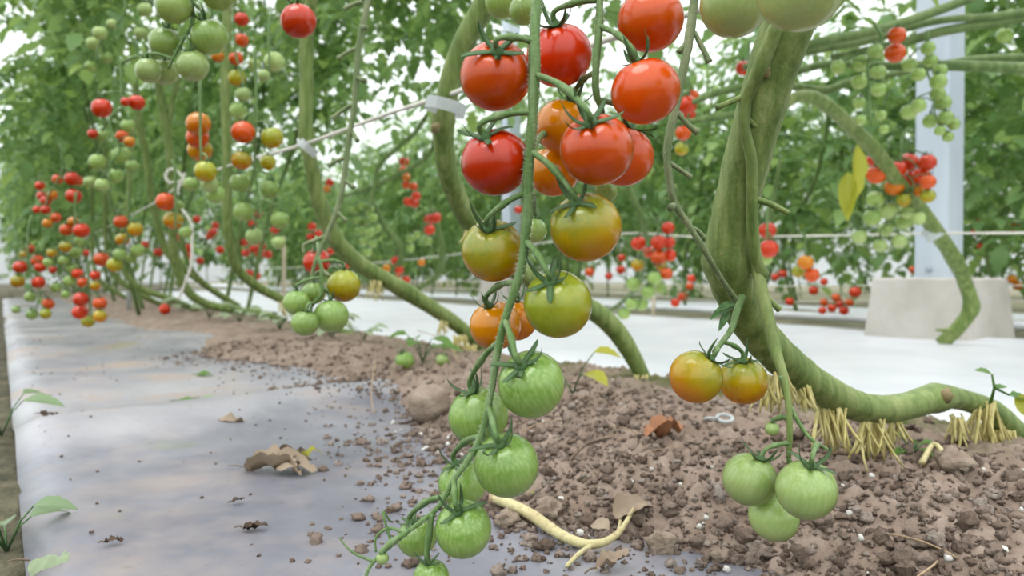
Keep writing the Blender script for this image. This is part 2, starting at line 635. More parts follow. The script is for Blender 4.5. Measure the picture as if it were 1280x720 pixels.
strip('white_sheet', -1.5, 9, .85, 2.14, 0, M_WHITE, 'white plastic sheet covering the walkway behind the soil bed', 'ground sheet', nu=140, nv=30, zf=white_z, thick=.003)
strip('floor', -3, 14, 2.14, 2.52, 0, M_FLOOR, kind='structure', nu=60, nv=6, amp=.003, thick=.02)
strip('ground_back_bed', -3, 16, 2.5, 3.4, 0, M_BED, kind='structure', nu=90, nv=14, amp=.02, thick=.02)
strip('white_sheet', -3, 18, 3.4, 4.1, 0, M_WHITE, 'narrow white plastic sheet far behind the concrete footings', 'ground sheet', nu=60, nv=4, amp=.004)
strip('ground_far_bed', -3, 26, 4.1, 12, 0, M_BED, kind='structure', nu=90, nv=20, amp=.02, thick=.02)

def film_wall(name, a, b_, h):
    m, nt, b = new_mat(name + '_film')
    tr = nd(nt, 'ShaderNodeBsdfTranslucent')
    tr.inputs['Color'].default_value = (.97, .98, 1, 1)
    mx = nd(nt, 'ShaderNodeMixShader'); mx.inputs[0].default_value = .9
    b.inputs['Base Color'].default_value = (.9, .92, .95, 1)
    nt.links.new(b.outputs[0], mx.inputs[1]); nt.links.new(tr.outputs[0], mx.inputs[2])
    nt.links.new(mx.outputs[0], nt.nodes['Material Output'].inputs['Surface'])
    mb = MB()
    n = 12
    for i in range(n + 1):
        p = a.lerp(b_, i / n)
        mb.v += [p, p + Vector((0, 0, h))]
    for i in range(n):
        mb.face((2 * i, 2 * i + 2, 2 * i + 3, 2 * i + 1))
    return tag(mb.build(name, m), kind='structure')


film_wall('wall_back', RV(-6, 16, -.05), RV(30, 16, -.05), 3.2)
film_wall('wall_end', RV(26, -3, -.05), RV(26, 16, -.05), 3.2)

# pipes
mb = MB()
us = [-.35 + .07 * i for i in range(19)]
mb.tube([RV(u, .842 + .004 * math.sin(5 * u), .009 + .002 * math.sin(3 * u)) for u in us], [.0085] * len(us), 12)
tag(mb.build('water_pipe', M_PIPE), 'grey plastic pipe along the near edge of the white sheet', 'pipe')
mb = MB()
us = [-2 + .5 * i for i in range(30)]
mb.tube([RV(u, 2.56, .03 + .004 * math.sin(u * 3)) for u in us], [.016] * len(us), 10)
tag(mb.build('water_pipe', M_WHITE), 'white pipe lying along the far side of the grey floor strip', 'pipe')

# soil crumbs, perlite: uncountable
rnd = random.Random(3)
mb = MB()
for i in range(17000):
    u = rnd.uniform(-.3, 1.9) if i % 5 < 2 else rnd.uniform(-.2, .8)
    e = edge_v(u)
    v = e + .02 + abs(rnd.gauss(0, .17)) if rnd.random() < .82 else e + rnd.gauss(0, .05)
    if v > .83:
        continue
    r = min(.0060, .0007 + rnd.expovariate(1 / .0010))
    z = max(soil_z(u, v), mulch_z(u, v) if v < .62 else -1)
    mb.blob(RV(u, v, z + r * .25), r, 6 if r < .0016 else 10, 4 if r < .0016 else 7, .6, rnd.uniform(.6, 1), 0, i * .37)
tag(mb.build('soil_crumbs', M_CRUMB), 'loose brown soil crumbs strewn over the bed', 'soil', None, 'stuff')
mb = MB()
for i in range(170):
    u = rnd.uniform(-.3, .9)
    v = edge_v(u) + abs(rnd.gauss(0.03, .15))
    if v > .82: continue
    r = rnd.uniform(.0013, .0034)
    mb.blob(RV(u, v, max(soil_z(u, v), mulch_z(u, v) if v < .62 else -1) + r * .5), r, 6, 4, .3, .9, 0, i * .7)
tag(mb.build('perlite_grains', M_PERL), 'white perlite grains scattered in the brown soil', 'perlite', None, 'stuff')
mb = MB()
for i in range(420):
    u, v = rnd.uniform(.2, 2.6), rnd.uniform(.03, .45)
    if rnd.random() < .5: v = .45 - abs(rnd.gauss(0, .1))
    r = rnd.uniform(.0006, .0022)
    mb.blob(RV(u, v, mulch_z(u, v) + r * .5), r, 5, 3, .4, .6, 0, i * .9)
tag(mb.build('dirt_specks', M_CRUMB), 'dirt specks sprinkled over the grey mulch sheet', 'dirt', None, 'stuff')
mb = MB()
for i in range(90):
    u = rnd.uniform(-.1, 1.6)
    v = rnd.uniform(edge_v(u) + .02, .82)
    p = RV(u, v, soil_z(u, v) + .003)
    a = rnd.uniform(0, 6.28)
    d = Vector((math.cos(a), math.sin(a), rnd.uniform(-.05, .35)))
    L = rnd.uniform(.015, .06)
    s_ = Vector((-d.y, d.x, 0)) * rnd.uniform(-.5, .5)
    pts = [p + d * (L * t) + s_ * (L * t * t) - Vector((0, 0, .25 * L * t * t)) for t in (0, .25, .5, .75, 1)]
    mb.tube(pts, [rnd.uniform(.0003, .0007)] * 5, 4)
tag(mb.build('root_fibres', M_STRAW), 'fine dry root fibres tangled in the loose soil', 'roots', None, 'stuff')

# ------------------------------------------------------------------ fruit meshes
def fruit_mesh(name, seg, ring):
    mb = MB()
    for i in range(ring + 1):
        t = math.pi * i / ring
        for k in range(seg if 0 < i < ring else 1):
            a = 2 * math.pi * k / seg
            s = math.sin(t)
            lob = 1 + .012 * math.cos(5 * a + .6) * math.exp(-((t - .5) / .6) ** 2)
            r = s * lob * (1 + .02 * math.cos(2 * a + 1))
            z = math.cos(t) * .955 - .15 * math.exp(-(t / .30) ** 2) + .015 * math.exp(-((math.pi - t) / .12) ** 2)
            mb.v.append(Vector((r * math.cos(a), r * math.sin(a), z)))
    def ix(i, k):
        return 0 if i == 0 else 1 + (ring - 1) * seg if i == ring else 1 + (i - 1) * seg + k % seg
    for i in range(ring):
        for k in range(seg):
            if i == 0: mb.face((0, ix(1, k), ix(1, k + 1)))
            elif i == ring - 1: mb.face((ix(i, k + 1), ix(i, k), ix(ring, 0)))
            else: mb.face((ix(i, k + 1), ix(i, k), ix(i + 1, k), ix(i + 1, k + 1)))
    return mb


FRUIT_HI, FRUIT_LO = {}, {}
for k, m in TM.items():
    FRUIT_HI[k] = fruit_mesh('f', 36, 22).mesh('tomato_fruit', m)
    FRUIT_LO[k] = fruit_mesh('f', 18, 12).mesh('tomato_fruit_small', m)


def sepal_geo(mb, az, reach, lift, width, droop):
    """one sepal in unit-fruit space (z up from the fruit), at azimuth az"""
    R = Vector((math.cos(az), math.sin(az), 0))
    T = Vector((-math.sin(az), math.cos(az), 0))
    Z = Vector((0, 0, 1))
    n = 8
    base = len(mb.v)
    for i in range(n + 1):
        t = i / n
        rr = .05 + reach * (math.sin(t * 1.45) / math.sin(1.45))
        z = .86 - .10 * t + lift * t * t + droop * math.sin(math.pi * t) * .15
        w = width * (1 - t) ** .75 * (.65 + 1.1 * t) + .004
        c = R * rr + Z * z
        nrm = (Z * reach - R * (lift * 1.6 * t)).normalized()
        for q, h in ((-1, .10), (0, 0), (1, .10), (0, -.22)):
            mb.v.append(c + T * (w * q) + nrm * (w * (h + .12)))
    for i in range(n):
        for k in range(4):
            k2 = (k + 1) % 4
            mb.face((base + i * 4 + k, base + i * 4 + k2, base + (i + 1) * 4 + k2, base + (i + 1) * 4 + k))
    mb.face([base + n * 4 + k for k in range(4)])


SEPALS = []
for reach, lift, width, droop in ((.80, .34, .125, .3), (.70, .70, .115, .2), (.88, .12, .125, .6), (.52, .98, .105, .0)):
    mb = MB(); sepal_geo(mb, 0, reach, lift, width, droop)
    SEPALS.append(mb.mesh('sepal', M_SEPAL))
HUB = MB()
HUB.tube([Vector((0, 0, .78)), Vector((0, 0, .87)), Vector((0, 0, .93)), Vector((0, 0, 1.04))], [.12, .22, .15, .085], 10)
HUB = HUB.mesh('calyx', M_SEPAL)
CALYX = []
for s in range(4):
    mb = MB()
    r_ = random.Random(s)
    for k in range(5):
        sepal_geo(mb, k * 1.2566 + r_.uniform(-.2, .2), r_.uniform(.5, .8), r_.uniform(.15, .8), .1, .3)
    mb.tube([Vector((0, 0, .75)), Vector((0, 0, .9)), Vector((0, 0, 1.3))], [.13, .13, .07], 6)
    CALYX.append(mb.mesh('calyx_small', M_SEPAL))

PLACED = []      # (centre, radius)
RT = random.Random(11)


def settle(px, py, rpx, d, tries=200):
    for _ in range(tries):
        c, r = P(px, py, d), rpx / F * d
        if all((c - q).length > (r + s) * .965 for q, s in PLACED):
            break
        d += .002 * max(1, d)
    PLACED.append((c, r))
    return c, r, d


def tomato(px, py, rpx, col, d, label, group=None, calyx=None, cam_tilt=.1, attach=None, sepals=None, free=False, detail=None):
    """calyx: pixel of the calyx centre; attach: world point on the stalk it hangs from"""
    if free:
        c, r = P(px, py, d), rpx / F * d
        PLACED.append((c, r))
    else:
        c, r, d = settle(px, py, rpx, d)
    if calyx:
        ax = Vector(((calyx[0] - px), 0, -(calyx[1] - py))).normalized() + Vector((0, -cam_tilt, 0))
    else:
        ax = Vector((RT.uniform(-.25, .25), RT.uniform(-.35, .2), 1))
    ax.normalize()
    q = Vector((0, 0, 1)).rotation_difference(ax) @ Quaternion((0, 0, 1), RT.uniform(0, 6.28))
    big = detail if detail is not None else rpx >= 12
    if not big:
        o = bpy.data.objects.new('tomato', FRUIT_LO[col])
        C.objects.link(o)
        o.location, o.rotation_mode, o.rotation_quaternion, o.scale = c, 'QUATERNION', q, (r, r, r)
        tag(o, label, 'tomato', group)
        if rpx >= 6:
            k = bpy.data.objects.new('calyx', CALYX[RT.randrange(4)])
            C.objects.link(k); k.parent = o
        return o
    root = thing('tomato', c, label, 'tomato', group)
    o = bpy.data.objects.new('fruit', FRUIT_HI[col])
    C.objects.link(o); o.parent = root
    o.rotation_mode, o.rotation_quaternion, o.scale = 'QUATERNION', q, (r, r, r)
    if rpx >= 22:
        k = bpy.data.objects.new('calyx', HUB)
        C.objects.link(k); k.parent = root
        k.rotation_mode, k.rotation_quaternion, k.scale = 'QUATERNION', q, (r, r, r)
        n = sepals or RT.choice((5, 5, 6))
        for i in range(n):
            s = bpy.data.objects.new('sepal', SEPALS[RT.randrange(4)])
            C.objects.link(s); s.parent = k
            s.rotation_euler = (0, 0, i * 6.283 / n + RT.uniform(-.25, .25))
            ss = RT.uniform(.85, 1.15)
            s.scale = (ss, 1, 1)
    else:
        k = bpy.data.objects.new('calyx', CALYX[RT.randrange(4)])
        C.objects.link(k); k.parent = root
        k.rotation_mode, k.rotation_quaternion, k.scale = 'QUATERNION', q, (r, r, r)
    if attach is not None:
        p0 = c + ax * (r * .88)
        p1 = c + ax * (r * 1.28)
        gap = (attach - p1)
        mid = p1 + gap * .5 + Vector((0, 0, .07 * gap.length))
        rad = max(.0013, r * .085)
        pts, rr = spline([(p0, rad * 1.1), (p1, rad * .95), (mid, rad), (attach, rad * 1.15)], 5)
        kn = len(rr) // 2 + 1
        for i in range(len(rr)):
            rr[i] *= 1 + .45 * math.exp(-((i - kn) / 1.2) ** 2)
        mb = MB(); mb.tube(pts, rr, 8)
        mb.build('stalk', M_TRUSS, root)
    return root


def nearest(pts, c):
    return min(pts, key=lambda p: (p - c).length)


def hairs(mb, pts, rad, n, L, rnd):
    for _ in range(n):
        i = rnd.randrange(len(pts) - 1)
        t = rnd.random()
        p = pts[i].lerp(pts[i + 1], t)
        r = rad[i] * .95
        ax = (pts[i + 1] - pts[i]).normalized()
        a = ax.orthogonal().normalized()
        a.rotate(Quaternion(ax, rnd.uniform(0, 6.28)))
        q = p + a * r
        e = q + a * (L * rnd.uniform(.5, 1.1)) + ax * (L * rnd.uniform(-.3, .3))
        s = ax * .00011
        b = len(mb.v)
        mb.v += [q - s, q + s, e]
        mb.face((b, b + 1, b + 2))


M_HAIR = m_simple('plant_hair', '#cdd6bc', '#e6ead8', 50, .6, 0)


def stub(parent, rows, name='stub', mat=None, tip=True):
    pts, rr = px_path(rows, 4)
    n = len(rr)
    if tip:
        rr[-1] *= 1.25; rr[-2] *= 1.2
    mb = MB(); mb.tube(pts, rr, 8, bump=.12)
    return mb.build(name, mat or M_DRYTRUSS, parent)


# ------------------------------------------------------------------ the central truss
rows = [(700, -420, .40, 15), (690, -220, .36, 15), (680, -60, .352, 14), (672, 0, .350, 13), (668, 43, .347, 14), (668, 93, .345, 15), (666, 140, .344, 13), (664, 173, .344, 13), (660, 213, .345, 13),
        (660, 257, .345, 13), (657, 293, .345, 12), (652, 333, .345, 12), (642, 367, .346, 11), (631, 400, .347, 10), (621, 444, .348, 10), (614, 489, .348, 9),
        (604, 538, .348, 9), (587, 573, .348, 8), (567, 600, .348, 7), (547, 635, .349, 6.5), (507, 667, .35, 6), (467, 702, .35, 5), (455, 728, .35, 4)]
pts, rr = px_path(rows, 5)
for i in range(len(rr)):
    rr[i] *= 1 + .12 * noise.noise(pts[i] * 90)
TR = pts
truss = thing('truss_stem', pts[0], 'long green hairy fruit stalk carrying the big central bunch from red down to green', 'fruit stalk')
mb = MB(); mb.tube(pts, rr, 14, rib=.05, bump=.08)
mb.build('rachis', M_TRUSS, truss)
mb = MB(); hairs(mb, pts, rr, 1500, .0016, random.Random(2))
tag(mb.build('hairs', M_HAIR, truss), kind='stuff')
for r_ in ([(467, 702, .35, 4), (440, 690, .35, 3), (424, 672, .35, 2)], [(490, 680, .35, 4), (478, 640, .35, 3), (488, 652, .352, 3)], [(507, 667, .35, 4), (486, 660, .35, 4), (470, 672, .35, 3), (470, 690, .35, 3)]):
    stub(truss, r_, 'tip_branch', M_TRUSS, False)

T2rows = [(720, -380, .395, 9), (752, -200, .38, 9), (756, -60, .375, 9), (750, 0, .372, 9), (749, 33, .37, 10), (745, 83, .368, 9), (745, 115, .368, 9), (752, 135, .37, 7)]
pts2, rr2 = px_path(T2rows, 5)
t2 = thing('truss_stem', pts2[0], 'thinner green fruit stalk right of the central one, reaching the upper right red tomatoes', 'fruit stalk')
mb = MB(); mb.tube(pts2, rr2, 12, rib=.05, bump=.1); mb.build('rachis', M_TRUSS, t2)
mb = MB(); hairs(mb, pts2, rr2, 420, .0014, random.Random(4))
tag(mb.build('hairs', M_HAIR, t2), kind='stuff')

GB = 'tomatoes of the central bunch'
A = lambda x, y: nearest(TR, P(x, y, .346))
B = lambda x, y: nearest(pts2, P(x, y, .37))
MAIN = [
    (746, 187, 46, 'orange-red', .330, (730, 147), .9, A(668, 99), 'largest glossy red tomato at the front, centre of the upper bunch'),
    (620, 95, 44.5, 'orange-red', .355, (622, 66), 1.5, A(666, 48), 'red tomato facing front with star calyx, topmost on the left of the bunch'),
    (619, 203, 43, 'red', .355, (604, 168), .7, A(664, 143), 'deep red tomato below the star-facing one, left of the central stalk'),
    (807, 114, 42.5, 'orange-red', .355, (792, 70), .1, B(750, 35), 'orange-red tomato on the upper right of the bunch, beneath the topmost one'),
    (813, 25, 41, 'orange-red', .368, (806, -20), 0, B(752, -30), 'orange-red tomato at the top edge, upper right of the central bunch'),
    (699, 69, 41, 'red', .388, (693, 32), .5, B(750, -5), 'red tomato directly behind the central stalk near the top'),
    (704, 158, 36, 'orange', .398, (716, 122), .2, B(745, 95), 'yellow-orange tomato half hidden behind the largest red one'),
    (778, 195, 39, 'orange-red', .390, (790, 155), .1, B(748, 125), 'orange tomato peeking out at the right behind the largest red one'),
    (692, 214, 33, 'orange', .405, (690, 180), .1, A(662, 200), 'yellow-orange tomato tucked low behind the largest red one'),
    (732, 284, 44.5, 'turning', .345, (712, 243), .7, A(668, 193), 'big olive tomato turning orange, just below the largest red one'),
    (616, 313, 40, 'turning', .365, (611, 281), .9, A(658, 240), 'olive and orange tomato left of the central stalk, under the deep red one'),
    (697, 380, 43.5, 'yellow-green', .345, (683, 342), .8, A(659, 305), 'yellow-green tomato right of the stalk, above the green ones'),
    (619, 407, 32, 'orange', .385, (611, 381), .4, A(643, 352), 'yellow-orange tomato left of the stalk above the highest green one'),
    (645, 400, 27, 'orange', .415, (645, 375), .1, A(640, 365), 'small orange tomato squeezed behind the stalk beside the yellow-green one'),
    (664, 480, 42.5, 'green', .345, (645, 443), .8, A(632, 400), 'big green tomato, highest of the green ones, right of the stalk'),
    (598, 520, 37.5, 'green', .375, (591, 488), .2, A(626, 425), 'green tomato behind the stalk, lower left of the highest green one'),
    (633, 581, 41, 'green', .345, (621, 540), .6, A(612, 515), 'shiny green tomato right of the stalk, third lowest of the large green ones'),
    (578, 604, 31, 'green', .385, (570, 576), .2, A(598, 550), 'green tomato half hidden behind the stalk, low in the bunch'),
    (579, 661, 36, 'green', .348, (572, 627), .6, A(568, 600), 'lowest large green tomato hanging just above the grey sheet'),
    (521, 672, 24.5, 'green', .375, (515, 648), .2, A(552, 625), 'smaller green tomato left of the lowest large green one'),
    (539, 722, 23, 'green', .352, (535, 700), .2, A(535, 645), 'small green tomato at the very bottom of the central bunch'),
    (478, 698, 8, 'pale green', .35, (478, 690), .2, A(500, 670), 'tiny green fruit near the tip of the central stalk'),
]
for x, y, r, c, d, cal, ct, at, lab in MAIN:
    tomato(x, y, r, c, d, lab, GB, cal, ct, at, detail=True)
for x, y, r, d, lab in ((655, 13, 19, .47, 'dark green tomato behind the top of the central stalk, nearer to it'), (628, 2, 22, .52, 'dark green tomato behind the star-facing red one, at the top'),
                        (668, 288, 16, .46, 'pale green tomato seen between the stalk and the big olive one'), (758, 238, 15, .42, 'green tomato top peeking from behind the big olive one')):
    tomato(x, y, r, 'green', d, lab, GB, None, .1, A(x, y - 30) if x < 700 else B(x, 130), detail=True)

# ------------------------------------------------------------------ vines
FOL = []


def foliage_mesh(seed, n=120, rx=.32, rz=.6, L=.165):
    mb = MB()
    r = random.Random(seed)
    for i in range(n):
        while True:
            p = Vector((r.uniform(-1, 1), r.uniform(-1, 1), r.uniform(-1, 1)))
            if p.length < 1: break
        o = Vector((p.x * rx * .55, p.y * rx * .55, p.z * rz))
        a = r.uniform(0, 6.283)
        d = Vector((math.cos(a), math.sin(a), r.uniform(-.45, .35)))
        mb.compound(o, d, Vector((0, 0, 1)), L * r.uniform(.75, 1.25), r)
    return mb.mesh('foliage', M_LEAF)


FOL = [foliage_mesh(s) for s in range(6)]
LEAN = [foliage_mesh(20 + s, 60, .3, .55, .17) for s in range(3)]


def foliage(parent, loc, mesh, rot=0, sc=1.0):
    o = bpy.data.objects.new('foliage', mesh)
    C.objects.link(o)
    o.parent = parent
    o.location = loc - WORLD[parent.name]
    o.rotation_euler = (0, 0, rot)
    o.scale = (sc, sc, sc)
    return o


def vine(label, rows, mat=M_STEM, seg=14, hair=0, group=None, sub=6, cat='vine', name='tomato_vine', nodes=()):
    pts, rr = px_path(rows, sub)
    base = min((pts[0], pts[-1]), key=lambda p: p.z)
    root = thing(name, base, label, cat, group)
    for nx, ny in nodes:
        k = min(range(len(pts)), key=lambda i: (Vector((nx, ny)) - project(pts[i])).length)
        for i in range(max(0, k - 3), min(len(rr), k + 4)):
            rr[i] *= 1 + .16 * math.exp(-((i - k) / 1.4) ** 2)
    mb = MB(); mb.tube(pts, rr, seg, rib=.035, bump=.07)
    mb.build('stem', mat, root)
    if hair:
        mb = MB(); hairs(mb, pts, rr, hair, .0018, random.Random(hair))
        tag(mb.build('hairs', M_HAIR, root), kind='stuff')
    return root, pts


def project(p):
    q = p - Vector((0, 0, H))
    d = q.y * CP - q.z * SP
    z = q.y * SP + q.z * CP
    return Vector((640 + q.x / d * F, 360 - z / d * F))


def root_tuft(parent, px, py, d, n, L, spread, seed, down=1.0):
    r = random.Random(seed)
    mb = MB()
    c = P(px, py, d)
    for i in range(int(n * 1.7)):
        o = c + Vector((r.uniform(-1, 1) * spread, r.uniform(-.6, .6) * spread, r.uniform(-.003, .003)))
        dr = Vector((r.uniform(-.45, .45), r.uniform(-.4, .3), -down)).normalized()
        l = L * r.uniform(.55, 1.1)
        sd = Vector((r.uniform(-1, 1), r.uniform(-1, 1), 0)) * .25
        pp = [o + dr * (l * t) + sd * (l * t * t) for t in (0, .25, .5, .75, 1)]
        pp = [Vector((p.x, p.y, max(p.z, .004))) for p in pp]
        a = r.uniform(.0008, .0014)
        mb.tube(pp, [a, a * 1.1, a, a * .9, a * .5], 6, bump=.2)
    return mb.build('aerial_roots', M_ROOT, parent)


# right-hand main vine
v1, v1p = vine('thick pale green vine at the right, running low along the soil with root tufts',
               [(1130, -1500, .42, 44), (1080, -800, .41, 50), (1045, -350, .415, 58), (1010, -70, .425, 62), (988, 20, .44, 66), (962, 100, .455, 62), (938, 185, .47, 58), (919, 262, .48, 55), (911, 325, .49, 60), (924, 378, .505, 50), (952, 422, .525, 48), (988, 458, .55, 45),
                (1030, 488, .575, 41), (1075, 508, .605, 37), (1125, 510, .635, 35), (1172, 497, .665, 33), (1205, 500, .69, 26), (1245, 520, .72, 32), (1290, 572, .75, 40), (1312, 620, .76, 36)], hair=900, nodes=((911, 325), (1172, 497)))
stub(v1, [(972, 30, .43, 20), (950, 85, .44, 20), (933, 125, .45, 17), (931, 160, .452, 15), (939, 200, .455, 15), (940, 255, .46, 15), (943, 315, .468, 16), (953, 345, .475, 14)], 'side_stem', M_STEM)
stub(v1, [(931, 120, .45, 8), (912, 128, .45, 7), (895, 135, .45, 7)], 'leaf_stub', M_STEM)
stub(v1, [(932, 148, .45, 8), (948, 160, .455, 8), (966, 168, .46, 7)], 'leaf_stub', M_STEM)
stub(v1, [(942, 248, .46, 8), (965, 256, .46, 8), (986, 267, .46, 6)], 'leaf_stub', M_STEM)
stub(v1, [(958, 372, .49, 8), (967, 380, .48, 8), (974, 387, .48, 7)], 'leaf_stub', M_STEM)
o = MB(); o.blob(P(904, 318, .480), .0052, 8, 6, .4, 1.0); o.build('node_scar', M_SCAR, v1)
o = MB(); o.blob(P(957, 88, .441), .0040, 8, 6, .5, 1.0); o.build('node_scar', M_SCAR, v1)
o = MB(); o.blob(P(1182, 494, .652), .0058, 10, 6, .35, 1.0); o.build('node_scar', M_SCAR, v1)
TG = px_path([(945, 330, .475, 15), (957, 385, .47, 16), (970, 440, .462, 15), (982, 480, .455, 9), (987, 530, .45, 8), (986, 572, .45, 6)], 6)
mb = MB(); mb.tube(TG[0], TG[1], 10, bump=.1); tg = mb.build('truss_stalk', M_STEM, v1)
TG2 = px_path([(976, 470, .455, 6), (986, 505, .46, 6), (1010, 545, .45, 5), (1035, 562, .44, 4)], 6)
mb = MB(); mb.tube(TG2[0], TG2[1], 8); mb.build('truss_stalk', M_TRUSS, v1)
TO = px_path([(928, 370, .48, 9), (920, 392, .475, 9), (914, 412, .47, 8), (893, 440, .465, 6)], 6)
mb = MB(); mb.tube(TO[0], TO[1], 8, bump=.1); mb.build('truss_stalk', M_TRUSS, v1)
for a in ((968, 468, .53, 16, .026, .007, 1), (1038, 508, .58, 22, .034, .010, 2), (1090, 524, .61, 22, .034, .010, 3), (1196, 520, .68, 10, .03, .005, 4), (1232, 505, .69, 16, .055, .008, 5), (1246, 540, .71, 34, .05, .014, 6), (1276, 535, .73, 18, .045, .008, 7), (1118, 524, .63, 7, .02, .005, 8), (1000, 482, .55, 8, .02, .006, 9)):
    root_tuft(v1, *a)
# small shoots of the vine
mb = MB()
for (x, y, dx, dy, L, W) in ((905, 392, -40, 12, .020, .007), (900, 398, -22, 30, .016, .005), (908, 388, -30, 4, .018, .006)):
    mb.leaf(P(x + 12, y - 8, .472), P(x + dx, y + dy, .46) - P(x, y, .472), Vector((0, -.4, 1)), L, W, arch=.2, fold=.5, twist=.3)
mb.build('shoot', M_SEPAL, v1)
mb = MB()
p0, p1, p2 = P(1238, 505, .69), P(1243, 485, .685), P(1240, 468, .68)
mb.tube([p0, p1, p2], [.0016, .0012, .0008], 6)
mb.leaf(p2, Vector((-.8, -.2, .4)), Vector((0, -.5, 1)), .018, .011, lobes=.25)
mb.leaf(p1, Vector((.9, -.1, .3)), Vector((0, -.5, 1)), .012, .008, lobes=.25)
p3 = P(1262, 494, .68)
mb.tube([p1, p3], [.0012, .0009], 6)
mb.leaf(p3, Vector((1, -.1, -.1)), Vector((0, -.5, 1)), .022, .014, lobes=.25)
mb.build('shoot', M_LEAFN, v1)
mb = MB(); mb.leaf(P(1268, 496, .68), Vector((.8, -.3, -.8)), Vector((0, -.9, .4)), .024, .018, arch=.3)
mb.build('yellow_leaf', M_LEAFY, v1)

GO = 'tomatoes on the right-hand vine'
for x, y, r, c, d, cal, ct, at, lab in [
    (870, 471, 34, 'turning', .455, (889, 444), .25, TO[0][-1], 'orange tomato with green shoulders, left of a close pair by the thick vine'),
    (929, 476, 30.5, 'turning', .480, (925, 446), .3, TO[0][-4], 'orange tomato with green shoulders, right of a close pair by the thick vine'),
    (937, 599, 34, 'pale green', .450, (950, 569), .2, TG[0][-4], 'green tomato on the left of the low trio over the soil'),
    (1008, 612, 38, 'pale green', .420, (1010, 574), .3, TG2[0][-4], 'biggest green tomato on the right of the low trio over the soil'),
    (967, 646, 31, 'pale green', .455, (985, 618), .1, TG[0][-1], 'lowest green tomato of the trio hanging over the soil'),
    (965, 536, 9, 'pale green', .46, (966, 526), .1, TG[0][-8], 'tiny cream green fruit above the low trio'),
]:
    tomato(x, y, r, c, d, lab, GO, cal, ct, at, detail=True)
# two large blurred green ones at the top edge and their stalk
TB = px_path([(985, -60, .42, 14), (962, -75, .38, 12), (935, -72, .345, 9), (918, -62, .335, 8)], 5)
TB2 = px_path([(962, -75, .38, 10), (985, -100, .32, 9), (1001, -100, .28, 9)], 5)
tb = thing('truss_stem', TB[0][0], 'green fruit stalk carrying the two big green tomatoes at the top edge', 'fruit stalk')
mb = MB(); mb.tube(TB[0], TB[1], 8); mb.build('rachis', M_TRUSS, tb)
mb = MB(); mb.tube(TB2[0], TB2[1], 8); mb.build('side_branch', M_TRUSS, tb)
tomato(918, 5, 43, 'pale green', .335, 'big green tomato at the top edge, left one of two by the thick vine', GO, (922, -40), 0, TB[0][-1], detail=True)
tomato(1001, -14, 54, 'pale green', .275, 'biggest and nearest green tomato, right one of two at the top edge', GO, (1001, -66), 0, TB2[0][-1], detail=True)

# bare spent truss between the bunch and the thick vine
def bare_truss(label, rows, stubs, mat=M_DRYTRUSS, hairn=300):
    pts, rr = px_path(rows, 5)
    t = thing('truss_stem', pts[0], label, 'fruit stalk')
    mb = MB(); mb.tube(pts, rr, 10, rib=.04, bump=.14)
    mb.build('rachis', mat, t)
    for s in stubs:
        stub(t, s, 'stub', mat)
    if hairn:
        mb = MB(); hairs(mb, pts, rr, hairn, .0015 * rows[0][2] / .4, random.Random(8))
        tag(mb.build('hairs', M_HAIR, t), kind='stuff')
    return t, pts


D = .44
bare_truss('bare fruit stalk with broken stubs beside the upper right red tomatoes',
           [(900, -420, D + .02, 12), (880, -180, D, 11), (872, -40, D, 11), (868, 0, D, 11), (861, 50, D, 12), (853, 93, D, 11), (843, 140, D, 11), (834, 187, D, 10), (837, 225, D, 9), (844, 256, D, 10), (862, 283, D, 8), (880, 312, D, 8), (900, 346, D + .01, 7), (919, 374, D + .03, 8)],
           [[(868, 40, D, 6), (878, 60, D, 7), (887, 78, D, 7)], [(846, 140, D, 7), (860, 156, D, 7), (873, 166, D, 8)], [(836, 203, D, 6), (850, 212, D, 6), (864, 222, D, 6)], [(862, 284, D, 6), (872, 288, D, 6), (881, 298, D, 6)], [(859, 52, D, 6), (848, 66, D, 6)], [(843, 256, D, 8), (838, 260, D - .01, 8)]])
D = .80
bt, btp = bare_truss('bare grey-green fruit stalk with side stubs hanging to the four-fruit green cluster',
               [(480, -330, D + .05, 9), (470, -160, D, 8), (464, -40, D, 8), (460, 0, D, 8), (453, 33, D, 7.5), (448, 60, D, 8), (445, 100, D, 7.5), (443, 133, D, 7.5), (437, 167, D, 7), (432, 207, D, 7), (427, 240, D, 7), (421, 263, D, 7), (410, 290, D, 6), (400, 312, D, 6), (392, 335, D, 5), (388, 360, D, 4)],
               [[(453, 2, D, 6), (440, 6, D, 6), (430, 12, D, 6)], [(447, 60, D, 6), (433, 66, D, 5), (422, 74, D, 6)], [(442, 130, D, 6), (428, 138, D, 5), (415, 149, D, 6)], [(431, 197, D, 6), (419, 202, D, 5), (410, 208, D, 6)], [(446, 97, D, 5), (456, 101, D - .01, 6)],
                [(451, 33, D, 5), (458, 35, D - .01, 6)], [(441, 165, D, 5), (447, 176, D - .01, 5)], [(430, 225, D, 5), (443, 235, D, 5)], [(421, 264, D, 5), (433, 277, D, 5)], [(408, 295, D, 5), (395, 300, D, 5), (380, 306, D, 4), (380, 316, D, 4)], [(398, 318, D, 5), (402, 335, D, 4), (412, 345, D, 4)]])

# ------------------------------------------------------------------ white string, clips
def sdepth(px, v=.42):
    return v / (.552 + .8625e-3 * (px - 640))


def cord(name, rows, label, rad, cat='string', mat=M_STRING, seg=6, sub=6):
    pts, _ = spline([(P(x, y, d), rad) for x, y, d in rows], sub)
    mb = MB()
    rr = [rad * (1 + .18 * math.sin(i * 1.9)) for i in range(len(pts))]
    mb.tube(pts, rr, seg)
    return tag(mb.build(name, mat, loc=pts[0]), label, cat)


